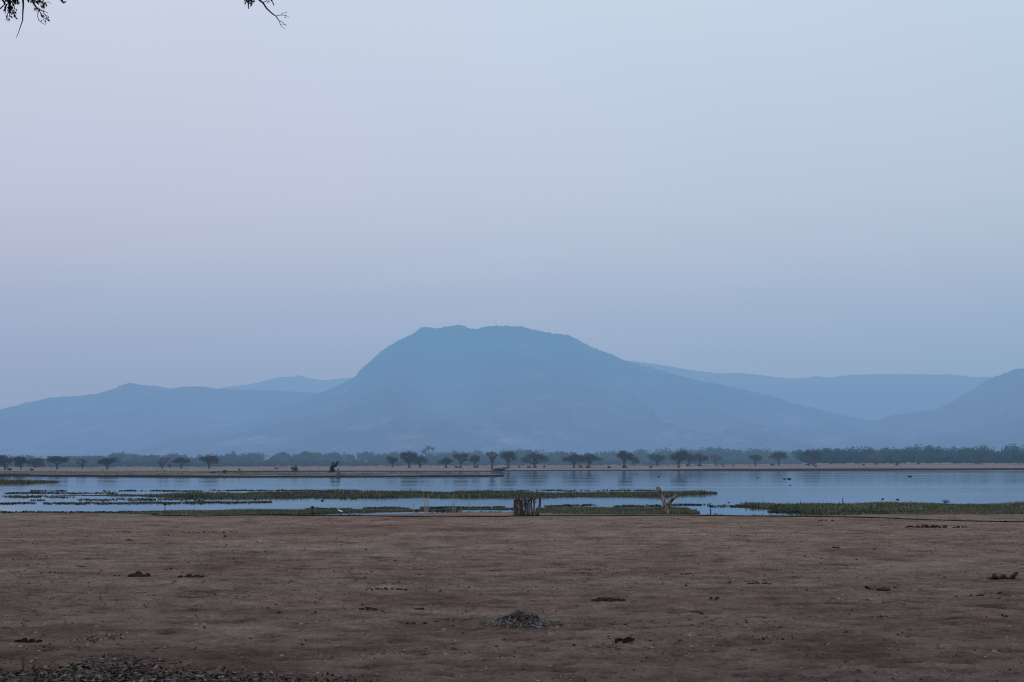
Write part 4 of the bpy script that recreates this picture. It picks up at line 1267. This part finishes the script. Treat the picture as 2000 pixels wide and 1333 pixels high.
BU = [(332, 914.3, 8, 8, 'small grey bush left of the dark domed tree'), (541, 917, 10, 4.5, 'tiny dark scrub under the left pale domed forest tree'), (542, 908.5, 9, 4, 'tiny tuft of dark scrub floating above its twin on the left field'),
      (871, 914.6, 7, 3.5, 'dark tuft at the foot of the small flat-crowned greenish tree'), (893, 915, 18, 4, 'dark scrub at the foot of the dense dark crown'),
      (929, 914.8, 14, 4, 'low scrub at the foot of the slim right-leaning tree'), (1033, 915.5, 9, 6, 'dark bush left of the widest umbrella tree trunk'), (1015, 914, 6, 4, 'tiny bush right of the feathery dark tree'),
      (1063, 914, 5, 4, 'tiny bush right of the widest umbrella tree trunk'), (1134, 915, 12, 7, 'dark bush between the feet of the touching pair'), (1147, 914.8, 10, 5, 'dark brush at the foot of the airy forked tree'),
      (1189, 915.5, 9, 5, 'lone dark bush between the touching pair and the tall flared tree'), (1219, 915.3, 16, 7, 'dark brush round the flared trunk of the tall tree'), (1271, 914.6, 8, 4.5, 'low bush straight above the forked trunk, near the water'),
      (1343, 911.5, 8, 5, 'dark bush right of the tall head tree of the row'), (1366, 911.7, 14, 5, 'dark brush under the broad splayed tree'), (1508, 910.5, 10, 4, 'low bush left of the right-swept tree'), (1579, 911, 12, 5, 'low bush at the foot of the dusky broad tree'),
      (1593, 913, 7, 5, 'pointed bush right of the dusky broad tree'), (1687, 910.5, 6, 4, 'tiny dark bush left of the dull reddish round tree'), (1752, 910.5, 9, 6, 'dark bush at the foot of the twiggy reddish tree'),
      (18, 919, 12, 7, 'dark bush at the foot of the leftmost tree'), (62, 919.3, 10, 6, 'dark bush at the foot of the third tree from the left edge'), (438, 925.5, 9, 7, 'dark bush on the island, left of the cone shaped mound'),
      (415, 924.5, 14, 3.5, 'low dark scrub on the island, left end of its bushes')]
for k, (px, py, w, h, lab) in enumerate(BU):
    z = -.62 if py > 922 else None
    p = on_z(px, py, -.5 if z is None else z); s = p.y / F
    if z is None: p.z = float(far_z(np.array(p.x), np.array(p.y)))
    leaf_bush('low_bush', lab, 'bush', p, w * s, h * s, 'low_bush', 110, 200 + k, .34, 'low bushes across the river')
# shrub at the island tip
p = on_z(975, 921.5, -.95); s = p.y / F
leaf_bush('bush', 'wide grey green shrub behind the tip of the long island', 'bush', p, 38 * s, 8.5 * s, 'low_bush', 520, 33, .35)

# ------------------------------------------------------------------ tree over the camera whose twigs hang into the top of the view
TB = Vector((-7.5, 8.5, 0)); TB.z = gz(TB.x, TB.y)
oh = thing('overhanging_tree', 'dark leafy twigs of a near tree hanging into the top left of the view', 'tree', TB)
TY = 9.0
mb = MB()
L = lambda x, y, z: Vector((x, y, z)) - TB
mb.tube([L(-7.5, 8.5, -.4), L(-7.4, 8.5, .6), L(-7.1, 8.6, 3), L(-6.6, 8.7, 5.6), L(-6.2, 8.8, 7.6)], [.55, .42, .34, .30, .26], 14, .12, 3)
mb.build('trunk', M['bark'], oh)
mb = MB()
mb.tube([L(-6.25, 8.8, 7.4), L(-5.0, 8.9, 7.9), L(-3.6, 9.0, 7.75), L(-2.2, 9.0, 7.5), L(-1.0, 9.0, 7.35)], [.2, .14, .10, .06, .03], 10, .12, 4)
mb.tube([L(-6.3, 8.8, 7.2), L(-7.8, 8.6, 9.2), L(-8.8, 8.4, 11)], [.2, .14, .06], 9, .12, 5)
mb.tube([L(-6.2, 8.8, 7.5), L(-5.6, 8.2, 9.4), L(-4.9, 7.6, 11.2)], [.2, .12, .05], 9, .12, 6)
mb.build('limb', M['bark'], oh)


def twig(pp, r0, r1, mb):
    P = [at_y(a, b, TY) - TB for a, b in pp]
    mb.tube(P, list(np.linspace(r0, r1, len(P))), 6, .1, abs(int(pp[0][0])))
    return P


px2m = TY / F
mb = MB()
limb_p = lambda x, z: [(1000 + x / px2m, -400)]
twigs = [
    ([(-30, -370), (-5, -200), (12, -60), (16, -10), (17, 4), (19, 16), (20, 26)], .012, .004),
    ([(12, -60), (-2, -10), (10, 8), (2, 16), (-8, 24)], .006, .003),
    ([(14, -20), (24, -4), (30, 6), (36, 8)], .006, .003),
    ([(20, 16), (26, 24), (31, 33)], .004, .002), ([(19, 18), (15, 28), (13, 36), (18, 41)], .003, .0015), ([(12, 8), (11, 18), (10, 28)], .003, .0015),
    ([(30, -380), (36, -200), (42, -40), (45, 4), (45.5, 12), (44.5, 25), (44.2, 40), (40, 52), (36, 64), (31.5, 75)], .008, .0012),
    ([(70, -370), (66, -200), (60, -40), (62, -4), (66, 8), (72, 16), (78, 20)], .010, .003),
    ([(62, -4), (56, 2), (54, 4)], .004, .002), ([(61, -30), (76, -6), (80, 6), (86, 10), (84, 15)], .005, .002),
    ([(78, 20), (86, 22.5), (94, 26)], .003, .001), ([(76, 18), (74, 26), (73.5, 33), (76, 40), (82, 45), (88, 48.5), (90, 46)], .0022, .0012),
    ([(76, 19), (80, 28), (84, 36), (88, 43)], .0025, .0012), ([(84, 20), (86, 27), (92, 35), (98, 42)], .0022, .0012), ([(80, 6), (94, 4), (100, 8)], .0022, .001),
    ([(72, 16), (70, 19), (67, 21)], .003, .0015),
    ([(108, -370), (112, -100), (117, -6), (121, 2), (124, 5.8), (129, 3.6)], .010, .0035),
    ([(470, -400), (476, -200), (484, -40), (485.5, 2), (485, 9), (485.2, 17)], .008, .0025), ([(484.5, -8), (490, 2), (493, 6)], .003, .0015), ([(484, -2), (480, 4), (478, 8)], .003, .0015),
    ([(478, -300), (490, -120), (500, -12), (507, 1), (513.5, 5.5), (521, 17), (531, 26.5), (539, 32), (544.5, 40)], .008, .0022),
    ([(539, 31.5), (547, 30), (555, 30), (561, 32), (563.5, 34)], .0018, .0008), ([(548, 30), (553, 26), (560, 24.4)], .0014, .0008),
    ([(544.5, 40), (548, 49), (551, 53), (557.5, 57)], .0018, .0007), ([(544.8, 40.5), (552, 44), (556, 48.5), (560, 51)], .0018, .0007), ([(548.5, 48), (553, 47.5), (556, 48.5)], .001, .0007),
    ([(514, 5), (520, 2.6), (526, -3), (532, 4), (534, 8), (535, 11)], .0022, .0028),
    ([(526, -3), (522, -40), (505, -180), (490, -300)], .003, .006),
]
for q in (0, 1):
    mb = MB()
    for pp, a, b in twigs:
        if (pp[-1][0] > 300) == bool(q): twig(pp, a, b, mb)
    mb.build('twigs', M['twig'], oh)
rng = np.random.RandomState(12)
LP, LD, LS = [], [], []


def leaves(x, y, n, sx, sy, size=6, dirx=0.0, diry=1.0):
    for k in range(n):
        a, b = x + rng.normal() * sx, y + rng.normal() * sy
        LP.append(at_y(a, b, TY + (rng.rand() - .5) * .16) - TB)
        LD.append((dirx + rng.normal() * .5, rng.normal() * .5, -diry + rng.normal() * .5))
        LS.append(1.2 * size * px2m * (.6 + .7 * rng.rand()))


for a in [(18, 3, 22, 5, 2.2, 8), (32, 5, 22, 4, 3, 8), (20, 14, 20, 2.5, 4, 8), (19, 22, 16, 2, 4, 7), (9.5, 17, 10, 1.2, 3, 6), (29, 28, 10, 2, 4, 6, .5), (26, 22, 6, 2, 3, 6, .5), (12.5, 34, 6, 1, 2, 4), (17, 39, 6, 1.5, 1.5, 4), (21, 32, 5, 1.5, 2, 5),
          (10, -6, 30, 8, 4, 9), (28, -6, 30, 8, 4, 9), (55, 1, 8, 2, 2, 5), (61, 1, 10, 3, 2, 6), (66, 6, 8, 2, 3, 5), (75, 3, 14, 3, 3, 6), (82, 4, 8, 2, 4, 5), (86, 9, 20, 1.6, 2.4, 6), (84, 14, 9, 2, 1.5, 5), (72, 17, 10, 2, 2, 4.5), (68, 20, 7, 1.5, 1.2, 5),
          (79, 19, 5, 2, 1, 4), (83, 34, 8, 1.6, 3, 5, .4), (88, 33, 8, 2, 3, 5, .6), (93, 37, 7, 2, 3, 4.5, .7), (88.5, 43, 5, .6, 1.5, 5, .2), (81, 27, 4, 1, 2, 4), (70, -8, 40, 12, 4, 9),
          (482, 3, 14, 3, 2.2, 5), (490, 5, 16, 3, 2.4, 5.5), (487, 8, 9, 3, 1.5, 5), (478.5, 8, 4, .8, .6, 4), (490.5, 12, 5, .8, 1, 4), (485.2, 17, 3, .5, .8, 3.5), (485, -7, 30, 7, 4, 8), (492, 2, 8, 2, 2, 5),
          (524, 5.5, 8, .9, 1.3, 4), (529, 1, 6, 2, 1, 4), (557, 34.5, 4, .4, .6, 3), (564, 34.4, 2, .6, .3, 2.6), (552, 26.5, 2, .5, .4, 2.4), (560, 24.4, 2, 1.2, .2, 3, 1, 0), (556, 30, 3, 3, .5, 2.2, 1, .2), (557, 49.5, 2, .6, .6, 2.6)]:
    leaves(*a)
# unseen masses of leaves above the frame, on the same limbs
P = np.array([tuple(v) for v in LP]); Dd = np.array(LD); Dd /= np.linalg.norm(Dd, axis=1, keepdims=True)
e = rng.normal(size=P.shape); w = np.cross(Dd, e); w /= np.linalg.norm(w, axis=1, keepdims=True)
sz = np.array(LS)[:, None]
V = np.stack([P - Dd * sz * .5, P + w * sz * .22, P + Dd * sz * .5, P - w * sz * .22], 1).reshape(-1, 3)
o = obj('leaves', poly_mesh('leaves', V, np.arange(len(V)).reshape(-1, 4), M['dark_leaf']), oh)
tag(o, kind='stuff')
n = 5000
lob = [(-6.5, 8.3, 10.8, 3.2, 2.6, 1.6), (-8.4, 8.4, 11.4, 2.2, 2.2, 1.4), (-4.6, 7.6, 11.4, 2.2, 2, 1.4), (-3.6, 9, 8.3, 1.6, .8, .45), (-1.8, 9, 7.9, 1.1, .6, .35)]
P = crown_pts(lob, n, rng, 1) - np.array(TB)
V, Fc = leaf_quads(P, .16, rng, aspect=.4)
obj('crown', poly_mesh('crown', V, Fc, M['dark_leaf']), oh)

# ------------------------------------------------------------------ sky and light
world = bpy.data.worlds.new('World')
scene.world = world
world.use_nodes = True
nt = world.node_tree
nt.nodes.clear()
SUN_EL, SUN_AZ = math.radians(24), math.radians(200)      # low western glow behind the camera
sky = nt.nodes.new('ShaderNodeTexSky')
sky.sky_type = 'NISHITA'
sky.sun_disc = False
sky.sun_elevation = SUN_EL
sky.sun_rotation = SUN_AZ
tc = nt.nodes.new('ShaderNodeTexCoord')
sx = nt.nodes.new('ShaderNodeSeparateXYZ'); nt.links.new(tc.outputs['Generated'], sx.inputs[0])
STOPS = [(0.0, (137, 162, 195)), (.040, (141, 165, 197)), (.060, (148, 170, 200)), (.087, (161, 178, 206)), (.118, (177, 189, 212)), (.15, (188, 198, 219)), (.19, (194, 204, 224)), (.258, (201, 213, 231)), (.45, (190, 206, 230)), (1.0, (150, 176, 212))]
c1 = ramp(nt, sx.outputs[2], [(p, srgb(*c)) for p, c in STOPS])
# dusky rose on the left, cooler on the right
az = math_n(nt, 'ADD', math_n(nt, 'MULTIPLY', sx.outputs[0], 1.7), .5, clamp=True)
tint = ramp(nt, az, [(0, (1.04, .98, .985, 1)), (.5, (1, 1, 1, 1)), (1, (.92, .98, .97, 1))])
c1 = mix_c(nt, 1.0, c1, tint, 'MULTIPLY')
sk = mix_c(nt, 1.0, sky.outputs[0], (.10, .10, .10, 1), 'MULTIPLY')
c2 = mix_c(nt, .04, c1, sk)
bg = nt.nodes.new('ShaderNodeBackground'); nt.links.new(c2, bg.inputs[0]); bg.inputs[1].default_value = 1.0
wo = nt.nodes.new('ShaderNodeOutputWorld'); nt.links.new(bg.outputs[0], wo.inputs[0])
sd = bpy.data.lights.new('sun', 'SUN')
sd.energy = .22
sd.angle = math.radians(25)
sd.color = (1, .93, .86)
so = bpy.data.objects.new('sun', sd); C.objects.link(so)
dirv = Vector((math.sin(SUN_AZ) * math.cos(SUN_EL), math.cos(SUN_AZ) * math.cos(SUN_EL), math.sin(SUN_EL)))
so.rotation_euler = dirv.to_track_quat('Z', 'Y').to_euler()
so.location = (0, -20, 30)

scene.view_settings.view_transform = 'Standard'
scene.view_settings.look = 'None'
scene.view_settings.exposure = 0
scene.view_settings.gamma = 1
scene.render.engine = 'CYCLES'
scene.cycles.use_denoising = False
scene.cycles.filter_width = 1.15
scene.cycles.max_bounces = 6
scene.cycles.diffuse_bounces = 3
scene.render.film_transparent = False
